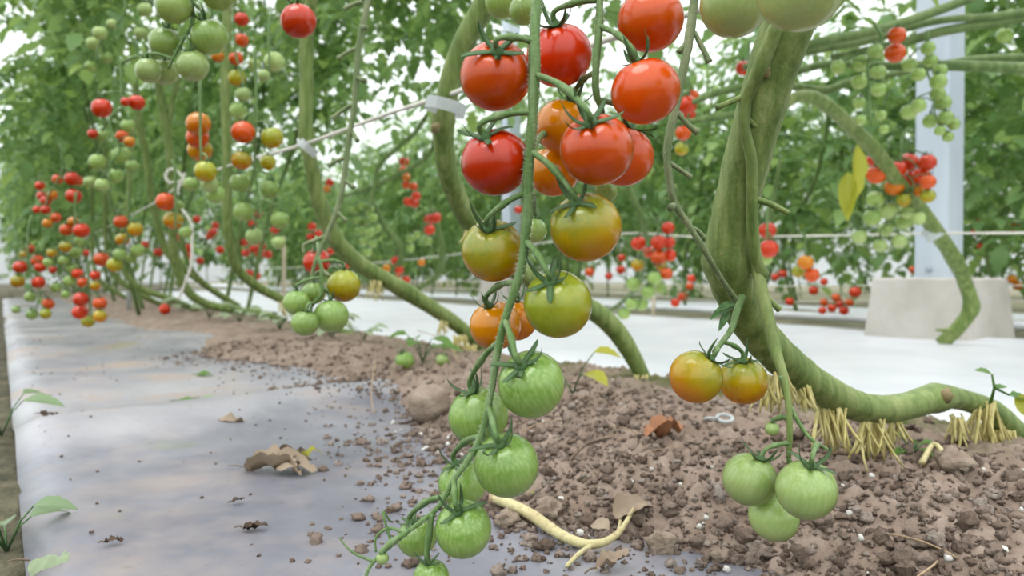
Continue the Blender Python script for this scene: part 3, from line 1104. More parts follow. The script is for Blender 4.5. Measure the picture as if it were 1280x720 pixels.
cord('string', [(1700, -330, sdepth(1700) + .05), (1090, -75, sdepth(1090) + .05)] + [(x, y, sdepth(x)) for x, y in ((868, 15), (757, 50), (580, 112), (480, 144), (378, 181), (290, 206), (232, 228), (190, 255), (150, 276), (100, 301), (60, 322))],
     'white twine sloping from the upper bunch down to the left along the vines', .0028)
pts = [(232, 228), (222, 214), (212, 212), (207, 220), (212, 228), (226, 226), (231, 216), (229, 222), (223, 235), (220, 252), (231, 266), (239, 280), (240, 300), (239, 330), (232, 352), (223, 374)]
cord('string', [(x, y, 2.02) for x, y in pts], 'loose white string end with a knotted bow hanging at the left vines', .0036)
s2 = [(2000, 286), (1300, 291), (1165, 292), (1000, 295), (870, 296), (777, 292), (660, 306), (560, 319), (460, 329), (350, 335), (250, 338)]
cord('string', [(x, y, sdepth(x, 1.75)) for x, y in s2], 'thin white line stretched across the back from the right vine with its clip', .0024)
for yy, vv, lab in ((357, 2.62, 'upper thin pale wire low behind the white pipe'), (376, 2.66, 'lower thin pale wire close above the white pipe')):
    cord('wire', [(x, 345 + (yy - 345) * (1 if x > 700 else .55), sdepth(x, vv)) for x in (2000, 1300, 1090, 900, 700, 500)], lab, .0025)


def clip(x, y, d, w, h, tilt, label):
    mb = MB()
    c = P(x, y, d)
    r = w / F * d / 2
    hh = h / F * d / 2
    ca, sa = math.cos(tilt), math.sin(tilt)
    n = 14
    for k in range(n + 1):
        a = -2.6 + 5.2 * k / n
        for zz, rr_ in ((-hh, r), (hh, r), (hh, r * .9), (-hh, r * .9)):
            q = Vector((math.sin(a) * rr_, -math.cos(a) * rr_ * .8, zz))
            mb.v.append(c + Vector((q.x * ca - q.z * sa, q.y, q.x * sa + q.z * ca)))
    for k in range(n):
        for j in range(4):
            mb.face((k * 4 + j, (k + 1) * 4 + j, (k + 1) * 4 + (j + 1) % 4, k * 4 + (j + 1) % 4))
    mb.face((0, 1, 2, 3)); mb.face((n * 4 + 3, n * 4 + 2, n * 4 + 1, n * 4))
    return tag(mb.build('vine_clip', M_CLIP, loc=c, smooth=False), label, 'clip')


clip(557, 134, .84, 52, 15, -.25, 'white plastic clip tying the vine behind the bunch to the twine')
clip(385, 185, 1.24, 27, 10, -.7, 'white plastic clip tying the second vine from the bunch to the twine')
clip(1166, 290, 1.72, 24, 16, .6, 'white plastic clip holding the right back vine to the thin line')

# ------------------------------------------------------------------ the other vines of the row
v3, _ = vine('green vine rising behind the left of the central bunch, rooted right of it',
     [(720, -620, 1.0, 24), (690, -300, .86, 26), (640, -90, .82, 27), (607, 0, .84, 28), (574, 67, .86, 28), (555, 140, .88, 27), (556, 193, .9, 26), (568, 240, .93, 26), (595, 287, .97, 26), (640, 332, 1.0, 25), (700, 368, 1.05, 25), (745, 390, 1.08, 25), (775, 420, 1.1, 24), (798, 460, 1.12, 20), (815, 500, 1.14, 18)], nodes=((557, 150),))
for a in ((800, 470, 1.11, 9, .03, .01, 21), (812, 482, 1.1, 22, .05, .016, 22), (585, 290, .95, 8, .02, .006, 23)):
    root_tuft(v3, *a, down=.7)
o = MB(); o.blob(P(545, 160, .865), .006, 8, 6, .4, 1); o.build('node_scar', M_SCAR, v3)
foliage(v3, RV(1.2, 1.0, 1.1), FOL[0], 1.0, .8)
foliage(v3, RV(.75, 1.05, 1.05), FOL[4], 2.2, .75)
v4, _ = vine('green vine curving from the top down behind the four-fruit green cluster to the soil',
     [(440, -420, 1.4, 15), (410, -220, 1.25, 16), (396, -80, 1.22, 17), (388, 0, 1.24, 17), (383, 50, 1.26, 17), (383, 100, 1.27, 17), (382, 160, 1.28, 17), (391, 217, 1.3, 18), (401, 258, 1.32, 20), (421, 302, 1.35, 21), (453, 332, 1.39, 20), (507, 364, 1.45, 19), (563, 400, 1.52, 18), (600, 432, 1.57, 17), (630, 462, 1.6, 16)], nodes=((382, 165), (505, 363)))
for a in ((470, 350, 1.4, 12, .035, .01, 31), (575, 420, 1.5, 16, .05, .012, 32), (590, 432, 1.5, 12, .04, .012, 33), (555, 402, 1.49, 8, .03, .01, 34)):
    root_tuft(v4, *a)
foliage(v4, RV(1.7, 1.0, 1.1), FOL[1], 2.0, .85)
foliage(v4, RV(2.1, .95, 1.1), FOL[5], .7, .85)
v5, _ = vine('green vine left of the single red tomato, dropping straight then curving right',
     [(310, -260, 1.8, 11), (294, -150, 1.68, 11), (287, -60, 1.66, 11), (284, 20, 1.68, 11), (282, 120, 1.7, 12), (284, 200, 1.72, 12), (284, 257, 1.74, 12), (286, 295, 1.76, 12), (296, 334, 1.8, 12), (320, 357, 1.85, 12), (352, 374, 1.9, 11), (400, 400, 1.98, 11), (440, 420, 2.0, 9)], nodes=((284, 290),))
root_tuft(v5, 352, 376, 1.88, 7, .04, .012, 41)
foliage(v5, RV(2.55, .95, 1.15), FOL[2], 3.1, .85)
v6, _ = vine('slim green vine with a forked top above the knotted string bow',
     [(192, 60, 2.25, 9), (200, 118, 2.28, 10), (209, 167, 2.3, 10), (213, 215, 2.32, 10), (214, 270, 2.35, 10), (218, 318, 2.4, 11), (232, 360, 2.45, 11), (262, 381, 2.5, 10), (320, 391, 2.55, 9), (352, 399, 2.6, 8)])
stub(v6, [(210, 160, 2.3, 8), (216, 125, 2.29, 7), (224, 95, 2.28, 7)], 'fork', M_STEM, False)
foliage(v6, RV(2.5, .3, 1.25), FOL[3], .4, .8)
foliage(v6, RV(2.0, .16, 1.15), FOL[1], 1.4, .75)
v7, _ = vine('slim green vine left of the forked one, slanting to the right near the soil',
     [(168, 90, 2.6, 8), (173, 150, 2.62, 9), (182, 190, 2.65, 9), (188, 240, 2.68, 9), (197, 280, 2.72, 9), (210, 317, 2.76, 9), (240, 344, 2.82, 8), (290, 380, 2.95, 7)])
foliage(v7, RV(3.0, .28, 1.3), FOL[4], 1.4, .8)
extra = [
    ('thin far vine lying low, first from the slanting one towards the left', [(168, 150, 3.0, 6), (162, 200, 3.0, 7), (160, 260, 3.0, 7), (152, 325, 3.05, 7), (172, 358, 3.1, 8), (212, 373, 3.15, 8), (248, 389, 3.2, 7)]),
    ('thin far vine lying low, second from the slanting one towards the left', [(133, 180, 3.4, 6), (132, 240, 3.4, 6), (133, 310, 3.45, 6), (146, 347, 3.5, 7), (180, 370, 3.55, 7), (203, 381, 3.6, 6)]),
    ('thin far vine lying low, third from the slanting one towards the left', [(112, 200, 3.9, 5), (116, 260, 3.9, 5), (116, 320, 3.95, 5), (126, 352, 4.0, 6), (162, 374, 4.05, 5)]),
    ('thin far vine reaching low to the soil behind the forked one', [(225, 290, 2.75, 6), (236, 330, 2.8, 6), (258, 356, 2.85, 6), (300, 383, 2.9, 6)]),
]
for lab, rows in extra:
    vine(lab, rows, seg=8, sub=5)

# ------------------------------------------------------------------ back-row vines and the thick shoots at the upper right
vr, _ = vine('long green vine crossing in front of the white post and bending at the concrete footing',
     [(960, 150, 1.4, 12), (990, 124, 1.42, 14), (1012, 120, 1.45, 15), (1034, 132, 1.48, 16), (1062, 157, 1.52, 17), (1094, 188, 1.57, 18), (1118, 222, 1.62, 18), (1145, 254, 1.67, 18), (1170, 289, 1.72, 19), (1194, 325, 1.77, 18), (1206, 352, 1.8, 17), (1214, 384, 1.82, 18), (1198, 409, 1.84, 17), (1176, 430, 1.86, 17)],
     nodes=((1196, 326), (1034, 132), (1214, 386)))
stub(vr, [(1194, 412, 1.84, 7), (1180, 413, 1.83, 5), (1170, 412, 1.83, 3)], 'leaf_stub', M_STEM)
mb = MB()
mb.leaf(P(1072, 182, 1.53), Vector((-.12, -.2, -1)), Vector((.5, -1, .1)), .15, .06, arch=.15, fold=.35, lobes=.2, twist=.5)
mb.leaf(P(1060, 215, 1.53), Vector((-.05, -.1, -1)), Vector((-.5, -1, .1)), .10, .035, arch=.1, fold=.4)
mb.build('yellow_leaf', M_LEAFY, vr)
shoots = [
    ('uppermost thick shoot slanting up to the right edge', [(940, 80, 1.35, 9), (1012, 56, 1.36, 12), (1080, 42, 1.37, 12), (1150, 21, 1.38, 12), (1215, -4, 1.4, 12), (1290, -40, 1.42, 12), (1500, -150, 1.5, 12), (1900, -330, 1.6, 11)]),
    ('second thick shoot slanting right just under the uppermost one', [(930, 84, 1.4, 8), (1008, 65, 1.41, 10), (1080, 52, 1.42, 10), (1140, 33, 1.43, 10), (1190, 24, 1.44, 9), (1285, 15, 1.46, 10), (1550, -30, 1.5, 10), (1900, -120, 1.6, 9)]),
    ('thick shoot rising from the orange pair towards the right edge', [(1040, 72, 1.43, 8), (1132, 52, 1.44, 11), (1184, 38, 1.45, 12), (1290, 22, 1.47, 12), (1600, -20, 1.5, 12), (1900, -60, 1.6, 11)]),
    ('level thick shoot running to the right edge behind the post top', [(960, 98, 1.48, 9), (995, 89, 1.48, 10), (1040, 80, 1.49, 10), (1115, 83, 1.5, 11), (1184, 82, 1.5, 13), (1290, 85, 1.52, 14), (1600, 90, 1.56, 13), (1900, 120, 1.6, 12)]),
    ('lower shoot sagging under the level one behind the green cluster', [(960, 104, 1.55, 8), (991, 108, 1.55, 10), (1032, 113, 1.55, 11), (1063, 102, 1.56, 9), (1132, 90, 1.57, 8), (1210, 76, 1.58, 11), (1290, 72, 1.6, 12), (1600, 60, 1.65, 12), (1900, 80, 1.7, 11)]),
    ('shoot left of the thick vine, upper of two', [(866, 128, 1.3, 7), (895, 116, 1.3, 9), (930, 108, 1.31, 9), (970, 104, 1.32, 8)]),
    ('shoot left of the thick vine, lower of two', [(860, 152, 1.3, 6), (890, 147, 1.3, 9), (930, 141, 1.31, 9), (970, 138, 1.32, 7)]),
]
for lab, rows in shoots:
    vine(lab, rows, M_STEMD, 10, name='tomato_shoot', cat='shoot')
for lab, rows in [
    ('dark curved back stem behind the twine, left branch', [(462, 262, 2.4, 4), (468, 232, 2.4, 6), (474, 207, 2.4, 6), (497, 185, 2.4, 6), (521, 163, 2.4, 6), (548, 120, 2.4, 6)]),
    ('dark curved back stem behind the twine, right branch', [(430, 245, 2.5, 4), (473, 231, 2.5, 6), (505, 214, 2.5, 6), (534, 196, 2.5, 6), (545, 168, 2.5, 6), (556, 100, 2.5, 6)]),
    ('pale looping back vine low behind the four-fruit cluster, tied to the thin line', [(465, 250, 3.0, 6), (482, 285, 3.0, 7), (498, 305, 3.0, 8), (502, 322, 3.0, 8), (488, 345, 3.05, 7), (470, 365, 3.1, 6)]),
    ('pale back vine looping beside the thin line behind the bunch', [(540, 258, 3.2, 5), (549, 290, 3.2, 7), (553, 318, 3.2, 8), (546, 346, 3.25, 7), (520, 362, 3.3, 6)]),
    ('back vine sloping down to the white pipe under the cherry cluster', [(770, 200, 2.0, 7), (795, 255, 2.0, 8), (806, 290, 2.05, 8), (800, 350, 2.3, 7), (775, 380, 2.6, 6), (752, 392, 2.7, 5)]),
    ('back vine behind the thick vine, leaning near the two red fruits', [(975, 200, 1.7, 5), (962, 280, 1.75, 7), (957, 330, 1.9, 7), (950, 372, 2.2, 6), (955, 398, 2.4, 6)]),
]:
    vine(lab, rows, M_STEMD, 8, sub=5)

# ------------------------------------------------------------------ clusters
ORD = ['first', 'second', 'third', 'fourth', 'fifth', 'sixth', 'seventh', 'eighth', 'ninth', 'tenth', 'eleventh', 'twelfth', 'thirteenth', 'fourteenth', 'fifteenth']
K = {'r': 'red', 'q': 'orange-red', 'o': 'orange', 't': 'turning', 'y': 'yellow-green', 'g': 'green', 'p': 'pale green'}
SAY = {'red': 'red', 'orange-red': 'orange-red', 'orange': 'orange', 'turning': 'half-ripe', 'yellow-green': 'yellowish', 'green': 'green', 'pale green': 'pale green'}


def cluster(desc, base, items, top, mat=M_TRUSS, size=15.5, spread=.0, stem=True):
    """items: (px, py, r, colour letter); every fruit hangs on the cluster's own stalk. size/r = depth"""
    items = sorted(items, key=lambda t: t[1])
    tot = {}
    for it in items:
        tot[it[3]] = tot.get(it[3], 0) + 1
    d0 = base
    rp = []
    if stem:
        ys = [it[1] for it in items]
        y0, y1 = top[1], max(ys)
        rows = [(top[0], top[1], d0, 4.2 / d0 + 1)]
        n = 5
        for i in range(1, n + 1):
            y = y0 + (y1 - y0) * i / n
            near = sorted(items, key=lambda t: abs(t[1] - y))[:4]
            x = sum(t[0] for t in near) / len(near)
            rows.append((x, y - 4, d0, (4.2 - 2.2 * i / n) / d0 + .8))
        rp, rr = px_path(rows, 4)
        t = thing('truss_stem', rp[0], f'thin stalk of {desc}', 'fruit stalk')
        mb = MB(); mb.tube(rp, rr, 6, bump=.1)
        mb.build('rachis', mat, t)
    seen = {}
    for x, y, r, c in items:
        k = K[c]
        seen[c] = seen.get(c, 0) + 1
        w = SAY[k]
        if tot[c] == 1:
            lab = f'only {w} tomato in {desc}'
        elif seen[c] == 1:
            lab = f'topmost {w} tomato in {desc}'
        elif seen[c] == tot[c]:
            lab = f'lowest {w} tomato in {desc}'
        else:
            lab = f'{ORD[seen[c] - 1]} {w} tomato from the top in {desc}'
        d = d0 * (1 + RT.uniform(-.03, .04))
        at = nearest(rp, P(x, y - r * 1.8, d)) if rp else None
        o = tomato(x, y, r, k, d, lab, f'tomatoes in {desc}', None, .1, at)
        if rp and r < 12:
            c_, rad = PLACED[-1]
            a = nearest(rp, c_ + Vector((0, 0, rad * 1.8)))
            inv = o.rotation_quaternion.inverted()
            loc = lambda p: inv @ ((p - c_) / rad)
            mb = MB()
            top = c_ + (o.rotation_quaternion @ Vector((0, 0, rad * .85)))
            mb.tube([loc(top), loc(top.lerp(a, .5) + Vector((0, 0, rad * .35))), loc(a)], [.10, .09, .10], 5)
            k = bpy.data.objects.new('stalk', mb.mesh('stalk', mat))
            C.objects.link(k); k.parent = o


# the four-fruit cluster under the bare stalk
cluster('the low green cluster on the bare stalk', .74, [(430, 357, 21.5, 'y'), (414, 395, 21.5, 'g'), (381, 404, 17, 'g'), (371, 378, 17, 'g'), (392, 366, 15, 'g')], (396, 322))
tomato(396, 327, 17, 'red', 1.0, 'bright red tomato behind the stalks of the low green cluster', None, (396, 308), .5, nearest(btp, P(400, 318, .8)), detail=True)
TS = px_path([(388, -50, 1.2, 4), (360, -45, .9, 6), (368, -20, .72, 6), (371, -10, .7, 6)], 5)
ts = thing('truss_stem', TS[0][0], 'short stalk above the single red tomato, coming off the vine behind', 'fruit stalk')
mb = MB(); mb.tube(TS[0], TS[1], 8); mb.build('rachis', M_TRUSS, ts)
tomato(373, 26, 22, 'red', .70, 'single round red tomato in front of a vine at the upper left', None, (371, 3), .1, TS[0][-1], detail=True)
cluster('the upper left green bunch', .70, [(217, 8, 22, 'g'), (262, 46, 23, 'g'), (274, -8, 22, 'g'), (241, 82, 20, 'p'), (206, 90, 17, 'p'), (186, 88, 16, 'p'), (207, 53, 20, 'g')], (240, -50))
cluster('the pale pair beside the single red tomato', 1.1, [(343, 77, 13, 'p'), (330, 94, 8, 'p')], (338, 20))
cluster('the bunch left of the second string vine', 1.12, [(248, 155, 15.5, 'o'), (247, 172, 14, 'q'), (250, 187, 15, 't'), (257, 214, 14, 'y'), (270, 243, 12, 'g'), (239, 230, 10, 'g'), (262, 230, 11, 'p')], (258, 60))
cluster('the bunch right of the second string vine', 1.2, [(304, 165, 14.5, 'q'), (302, 200, 12.5, 't'), (300, 228, 13, 'g'), (338, 236, 12.5, 'g'), (305, 264, 13, 'g'), (350, 275, 12, 'g'), (318, 295, 11, 'p'), (348, 303, 9, 'p'), (340, 172, 14, 'y'), (335, 203, 10, 'y')], (318, 60))
cluster('the small bunch behind the vine top', 1.45, [(302, 24, 9, 'r'), (302, 50, 9, 'q'), (295, 73, 9, 'q'), (272, 70, 8, 'o'), (296, 97, 11, 'y'), (304, 118, 10, 'p'), (298, 138, 11, 'g'), (318, 80, 8, 'p')], (306, -20))
cluster('the pale bunch at the top left leaves', 1.6, [(181, 12, 9.5, 'p'), (125, 41, 9, 'p'), (117, 54, 9, 'p'), (175, 41, 8, 'p'), (133, 72, 8, 'g'), (114, 82, 7, 'g'), (140, 30, 7, 'p')], (150, -20))
cluster('the red trio on the thin arched stalk', 1.3, [(127, 135, 12.5, 'r'), (171, 128, 10, 'r'), (157, 127, 6, 'r')], (172, 70))
cluster('the bunch under the red trio', 1.55, [(160, 157, 9, 'g'), (153, 170, 8, 'q'), (162, 177, 7, 'o'), (116, 167, 6.5, 'r'), (127, 170, 8, 'g'), (152, 193, 11, 'g'), (122, 202, 10.5, 'g'), (145, 219, 10, 'g'), (128, 231, 9, 'p'), (113, 227, 8, 'p'), (165, 207, 8, 'g')], (160, 130))
cluster('the orange pair under the string bow', 1.3, [(207, 252, 12, 'q'), (217, 275, 12, 't'), (232, 290, 8, 'g'), (222, 256, 7, 'g')], (215, 200))
cluster('the low bunch left of the string bow', 1.7, [(151, 277, 8.5, 'q'), (169, 286, 9.5, 't'), (153, 299, 8.5, 't'), (127, 324, 9.5, 'q'), (143, 331, 9.5, 'y'), (172, 313, 9, 'g'), (150, 318, 8.5, 'g'), (164, 323, 7, 'g')], (160, 240))
cluster('the lowest cluster above the grey sheet', 1.75, [(101, 374, 9.5, 'r'), (100, 390, 9.5, 'r'), (125, 379, 8.5, 'q'), (110, 401, 8.5, 'y'), (125, 395, 8.5, 't'), (119, 344, 6.5, 'r'), (104, 353, 7, 'q'), (119, 357, 6.5, 't')], (113, 325))
cluster('the leftmost low bunch at the path', 1.9, [(25, 334, 8.5, 'r'), (22, 351, 8.5, 't'), (47, 326, 8, 'q'), (50, 334, 6.5, 'r'), (48, 353, 8, 'r'), (38, 371, 7, 'g'), (40, 393, 7, 'g'), (57, 392, 7, 'y'), (60, 380, 7.5, 'q'), (20, 387, 5, 'g'), (30, 318, 5, 't'), (38, 311, 5.5, 'r'), (52, 376, 5, 'g')], (40, 270))
cluster('the red bunch high over the path', 2.1, [(92, 245, 9.5, 'r'), (90, 223, 9, 'r'), (98, 226, 6, 'q'), (72, 224, 6.5, 'q'), (50, 232, 6, 'r'), (52, 245, 6, 'r'), (57, 251, 6.5, 'r'), (66, 244, 6.5, 'o'), (57, 262, 6, 'r'), (70, 272, 6.5, 'q'), (46, 262, 5, 'r'), (59, 279, 6, 'o')], (75, 180))
cluster('the mixed bunch over the path edge', 1.9, [(102, 288, 9.5, 'r'), (83, 287, 8, 'q'), (92, 277, 7, 'o'), (82, 308, 7.5, 't'), (95, 315, 8, 'g'), (97, 302, 7.5, 'g'), (80, 326, 7, 'g'), (90, 335, 7.5, 'g'), (87, 351, 7.5, 'g'), (97, 342, 7, 'r'), (107, 316, 4.5, 'r'), (66, 337, 5, 'r'), (65, 316, 6.5, 't'), (70, 359, 7, 'g'), (82, 368, 5.5, 'g'), (60, 328, 6, 'g')], (95, 240))
# clusters of the row behind
cluster('the red bunch before the white post', 1.62, [(1091, 200, 8, 'r'), (1095, 218, 12, 'q'), (1122, 211, 10.5, 'r'), (1136, 202, 11.5, 'r'), (1159, 203, 11, 'r'), (1139, 223, 11, 'r'), (1151, 219, 10.5, 'r'), (1160, 227, 9.5, 'q'), (1118, 233, 12, 'o'), (1149, 238, 8, 'o'), (1160, 245, 9, 'y'), (1130, 250, 9, 'y')], (1135, 160))
cluster('the green bunch hanging under the red one', 1.66, [(1094, 249, 11, 'g'), (1110, 263, 12, 'p'), (1090, 272, 11, 'g'), (1130, 276, 11.5, 'g'), (1134, 264, 10, 'p'), (1148, 273, 9, 'p'), (1074, 296, 9.5, 'p'), (1106, 287, 9, 'p'), (1100, 307, 9, 'p'), (1124, 301, 9.5, 'p')], (1120, 230))
cluster('the high bunch with two orange fruits', 1.28, [(1121, 44, 11, 'q'), (1119, 66, 12.5, 'q'), (1094, 64, 10, 'g'), (1076, 79, 11, 'g'), (1048, 84, 9.5, 'g'), (1098, 90, 9.5, 'g'), (1074, 102, 10, 'g'), (1098, 112, 9.5, 'g'), (1074, 129, 8, 'g'), (1076, 150, 7, 'g'), (1101, 144, 7, 'g'), (1105, 161, 6, 'g')], (1092, 28))
cluster('the green bunch in front of the post top', 1.42, [(1137, 81, 9.5, 'g'), (1148, 93, 9, 'g'), (1163, 76, 9, 'g'), (1160, 60, 9, 'g'), (1175, 88, 9, 'g'), (1173, 102, 10.5, 'g'), (1172, 117, 9.5, 'g'), (1178, 128, 10.5, 'g'), (1148, 132, 9.5, 'g'), (1136, 140, 10, 'g'), (1182, 147, 10, 'g'), (1163, 151, 9.5, 'g'), (1192, 155, 8, 'g'), (1175, 163, 7, 'g'), (1185, 171, 7, 'g')], (1160, 38))
cluster('the upper right corner', 1.5, [(1256, 44, 10, 'g'), (1262, 18, 7, 'g')], (1262, -10), stem=True)
cluster('the pair left of the vine top', 1.7, [(929, 85, 9.5, 'r'), (944, 83, 8, 'r'), (936, 108, 8, 'q')], (938, 50))
cluster('the cluster right of the bare stalk', 1.4, [(859, 131, 12, 'r'), (862, 143, 8, 'r'), (854, 166, 10, 'q'), (852, 186, 9, 'y'), (866, 120, 8, 'q')], (860, 95))
cluster('the pair against the thin line', 1.5, [(959, 288, 11, 'r'), (961, 311, 12, 'r'), (957, 323, 9, 'g')], (964, 250))
cluster('the trio right of the thick vine', 1.7, [(1007, 328, 10, 'o'), (998, 339, 8.5, 'y'), (1015, 344, 9.5, 'q')], (1000, 290))
cluster('the cherry cluster right of the big olive tomato', 1.75, [(835, 285, 8.5, 'r'), (798, 304, 9.5, 'r'), (823, 303, 10, 'r'), (836, 303, 8, 'r'), (823, 322, 10, 'q'), (837, 319, 8.5, 'r'), (811, 315, 7.5, 'r'), (797, 331, 8.5, 't'), (833, 342, 8, 'q'), (827, 333, 7, 't'), (818, 348, 9.5, 'g'), (792, 355, 9.5, 'g'), (810, 365, 9, 'g'), (826, 360, 7.5, 'g'), (802, 380, 8.5, 'g'), (789, 380, 8, 'g'), (780, 392, 8, 'g')], (812, 265))
cluster('the small red bunch above the thin line', 2.9, [(537, 274, 7, 'r'), (545, 272, 7, 'r'), (537, 287, 7, 'r'), (513, 298, 6, 'g'), (535, 301, 6, 'g'), (513, 310, 6, 'g'), (522, 293, 5, 'g')], (540, 250))
cluster('the column behind the twine gap', 3.0, [(505, 202, 6, 'r'), (505, 213, 6, 'q'), (508, 222, 5.5, 'o'), (508, 231, 5.5, 'q'), (517, 233, 5.5, 'q'), (510, 252, 6, 'r'), (518, 254, 6, 'r'), (520, 245, 6, 'r')], (508, 180))
cluster('the far bunch below the thin line', 3.0, [(495, 326, 6.5, 'r'), (499, 337, 6, 'r'), (495, 347, 6, 'q'), (507, 350, 6, 'r'), (483, 335, 5.5, 'o'), (488, 345, 5.5, 'q'), (527, 328, 5, 'o')], (492, 310))
cluster('the far green bunch behind the bare stalk', 2.8, [(443, 262, 6, 'g'), (452, 256, 6.5, 'g'), (462, 262, 6.5, 'g'), (447, 275, 6, 'g'), (457, 276, 7, 'g'), (467, 272, 6, 'g'), (450, 288, 6.5, 'g'), (462, 290, 7, 'g'), (471, 285, 6, 'g'), (455, 301, 6.5, 'g'), (466, 304, 6, 'g'), (460, 315, 6, 'g')], (455, 235))
cluster('the far reds behind the low green cluster', 3.0, [(390, 283, 5.5, 'r'), (398, 292, 5.5, 'r'), (388, 296, 5, 'r'), (412, 228, 5.5, 'r'), (408, 236, 5, 'o'), (413, 314, 5, 'r'), (432, 333, 5, 'r')], (402, 210))
cluster('the far reds right of the second string vine', 3.2, [(305, 303, 5.5, 'r'), (307, 316, 5.5, 'r'), (317, 311, 5.5, 'r'), (325, 317, 6, 'r'), (327, 308, 5.5, 'r'), (335, 318, 5.5, 'r'), (312, 342, 6, 'r'), (320, 345, 6, 'r'), (323, 268, 5, 'r'), (315, 280, 5, 'r'), (343, 288, 6, 'r')], (322, 250))
cluster('the far reds below the string bow', 3.3, [(246, 274, 5, 'r'), (266, 290, 5.5, 'r'), (269, 282, 5, 'r'), (262, 295, 5, 'q'), (275, 312, 5.5, 'r'), (235, 310, 6, 'r'), (236, 320, 5, 'r'), (222, 297, 5, 'r'), (250, 326, 5, 'r'), (198, 315, 6, 'r'), (181, 306, 5, 'r')], (258, 255))
cluster('the far reds beside the footing', 2.7, [(1069, 365, 7.5, 'r'), (1045, 372, 5.5, 'q'), (1050, 380, 6, 'r'), (1040, 385, 5.5, 'r'), (1055, 388, 6, 'r'), (1030, 378, 5, 'q'), (1062, 378, 5, 'q'), (1028, 388, 5, 'r')], (1050, 345))
cluster('the far reds left of the thick vine base', 2.9, [(864, 348, 5.5, 'r'), (862, 358, 5, 'q'), (853, 370, 6, 'r'), (844, 378, 6, 'r'), (882, 325, 5, 'q')], (865, 320))
cluster('the far reds between vine and trio', 2.9, [(978, 342, 5.5, 'r'), (969, 346, 5, 'r'), (987, 377, 5.5, 'r'), (1017, 363, 6, 'r'), (1030, 352, 5, 'r')], (985, 325))
cluster('the far reds right of the post', 2.5, [(1220, 279, 6.5, 'r'), (1270, 285, 6, 'q'), (1218, 290, 4, 'r'), (1141, 337, 5, 'q'), (1265, 349, 6, 'o'), (1272, 357, 6, 'o'), (1226, 308, 4.5, 'r')], (1240, 255))
cluster('the far reds left of the cherry cluster', 3.4, [(737, 340, 6, 'q'), (776, 337, 6, 'r'), (761, 345, 5, 'r'), (777, 322, 5, 'r'), (648, 262, 5.5, 'r')], (765, 310))

# ------------------------------------------------------------------ litter on the ground
def gz(p):
    u, v = uv_of(p)
    return max(soil_z(u, v) if .27 < v < .95 else -.1, mulch_z(u, v) if .012 < v < .62 else -.1)


def on(px, py, up=0.0):
    p = G(px, py, .0)
    for _ in range(4):
        p = G(px, py, max(-.02, gz(p)))
    p.z += up
    return p


# fallen fruit on the soil
def on_soil(px, py, r_px, col, label, ax):
    p = on(px, py)
    u, v = uv_of(p)
    d = p.y
    r = r_px / F * d
    z = max(soil_z(u, v), mulch_z(u, v) if v < .62 else -1)
    c = p.copy(); c.z = z + r * .85
    root = thing('tomato', c, label, 'tomato')
    for nm, me in (('fruit', FRUIT_HI[col]), ('calyx', CALYX[0])):
        o = bpy.data.objects.new(nm, me); C.objects.link(o); o.parent = root
        o.rotation_mode, o.scale = 'QUATERNION', (r, r, r)
        o.rotation_quaternion = Vector((0, 0, 1)).rotation_difference(Vector(ax).normalized())


on_soil(506, 466, 12, 'green', 'fallen green tomato lying on the soil left of the big clod', (-.3, -.3, 1))
on_soil(553, 457, 8.5, 'pale green', 'small fallen pale tomato on the soil among weeds', (.6, 0, 1))
on_soil(206, 396, 7, 'red', 'fallen red tomato on the far soil by the mulch sheet', (.6, .3, .4))

mb = MB()
c = on(536, 526)
mb.blob(c + Vector((0, 0, .020)), .0262, 36, 26, .07, .95, 0, 3.3)
tag(mb.build('soil_clod', M_CLOD, loc=c), 'big round soil clod at the edge of the mulch sheet', 'clod')
for x, y, r, lab in ((686, 650, .011, 'knobbly clod above the pale dry stalk'), (632, 657, .008, 'small clod beside the upper end of the pale dry stalk'), (826, 688, .009, 'rounded clod right of the withered leaf at the soil edge'),
                     (898, 702, .0052, 'small pale clod alone on the sheet edge under the trio'), (1085, 560, .011, 'clod below the root tufts, behind the low trio'), (1190, 590, .012, 'clod at the right near the vine base')):
    mb = MB(); c = on(x, y)
    mb.blob(c + Vector((0, 0, r * .6)), r, 14, 10, .5, .85, 0, x * .1)
    tag(mb.build('soil_clod', M_CLOD, loc=c), lab, 'clod')

# pale dry stalk with a withered leaf
d0 = on(618, 632, .006); d1 = on(660, 655, .008); d2 = on(705, 682, .006); d3 = on(742, 690, .005); d4 = on(772, 682, .008); d5 = on(792, 660, .014)
st = thing('dry_stalk', d1, 'pale cream dry stalk lying across soil and sheet with a withered leaf', 'dead stem')
pts, rr = spline([(d0, .0040), (d1, .0043), (d2, .0037), (d3, .0030), (d4, .0022), (d5, .0012)], 6)
mb = MB(); mb.tube(pts, rr, 10, bump=.12); mb.build('stalk', M_DRY, st)
mb = MB(); mb.blob(d0, .0046, 8, 6, .3, 1.1); mb.build('cut_end', M_STRAW, st)
mb = MB(); pts, rr = spline([(d3, .0018), (on(724, 700, .004), .0016), (on(708, 714, .003), .0012)], 5); mb.tube(pts, rr, 8); mb.build('side_twig', M_DRY, st)
mb = MB(); pts, rr = spline([(d4, .0013), (on(778, 650, .01), .0011), (on(774, 622, .02), .0008)], 5); mb.tube(pts, rr, 6); mb.build('side_twig', M_DRY, st)
mb = MB()
mb.leaf(on(766, 662, .008), Vector((.9, .15, .35)), Vector((-.2, -.5, 1)), .034, .020, arch=.2, fold=.8, jit=.14, n=10)
mb.leaf(on(762, 668, .004), Vector((-.4, .2, .1)), Vector((0, -.4, 1)), .016, .014, arch=.3, fold=.4, jit=.15, n=8)
mb.build('withered_leaf', M_LEAFDEAD, st)


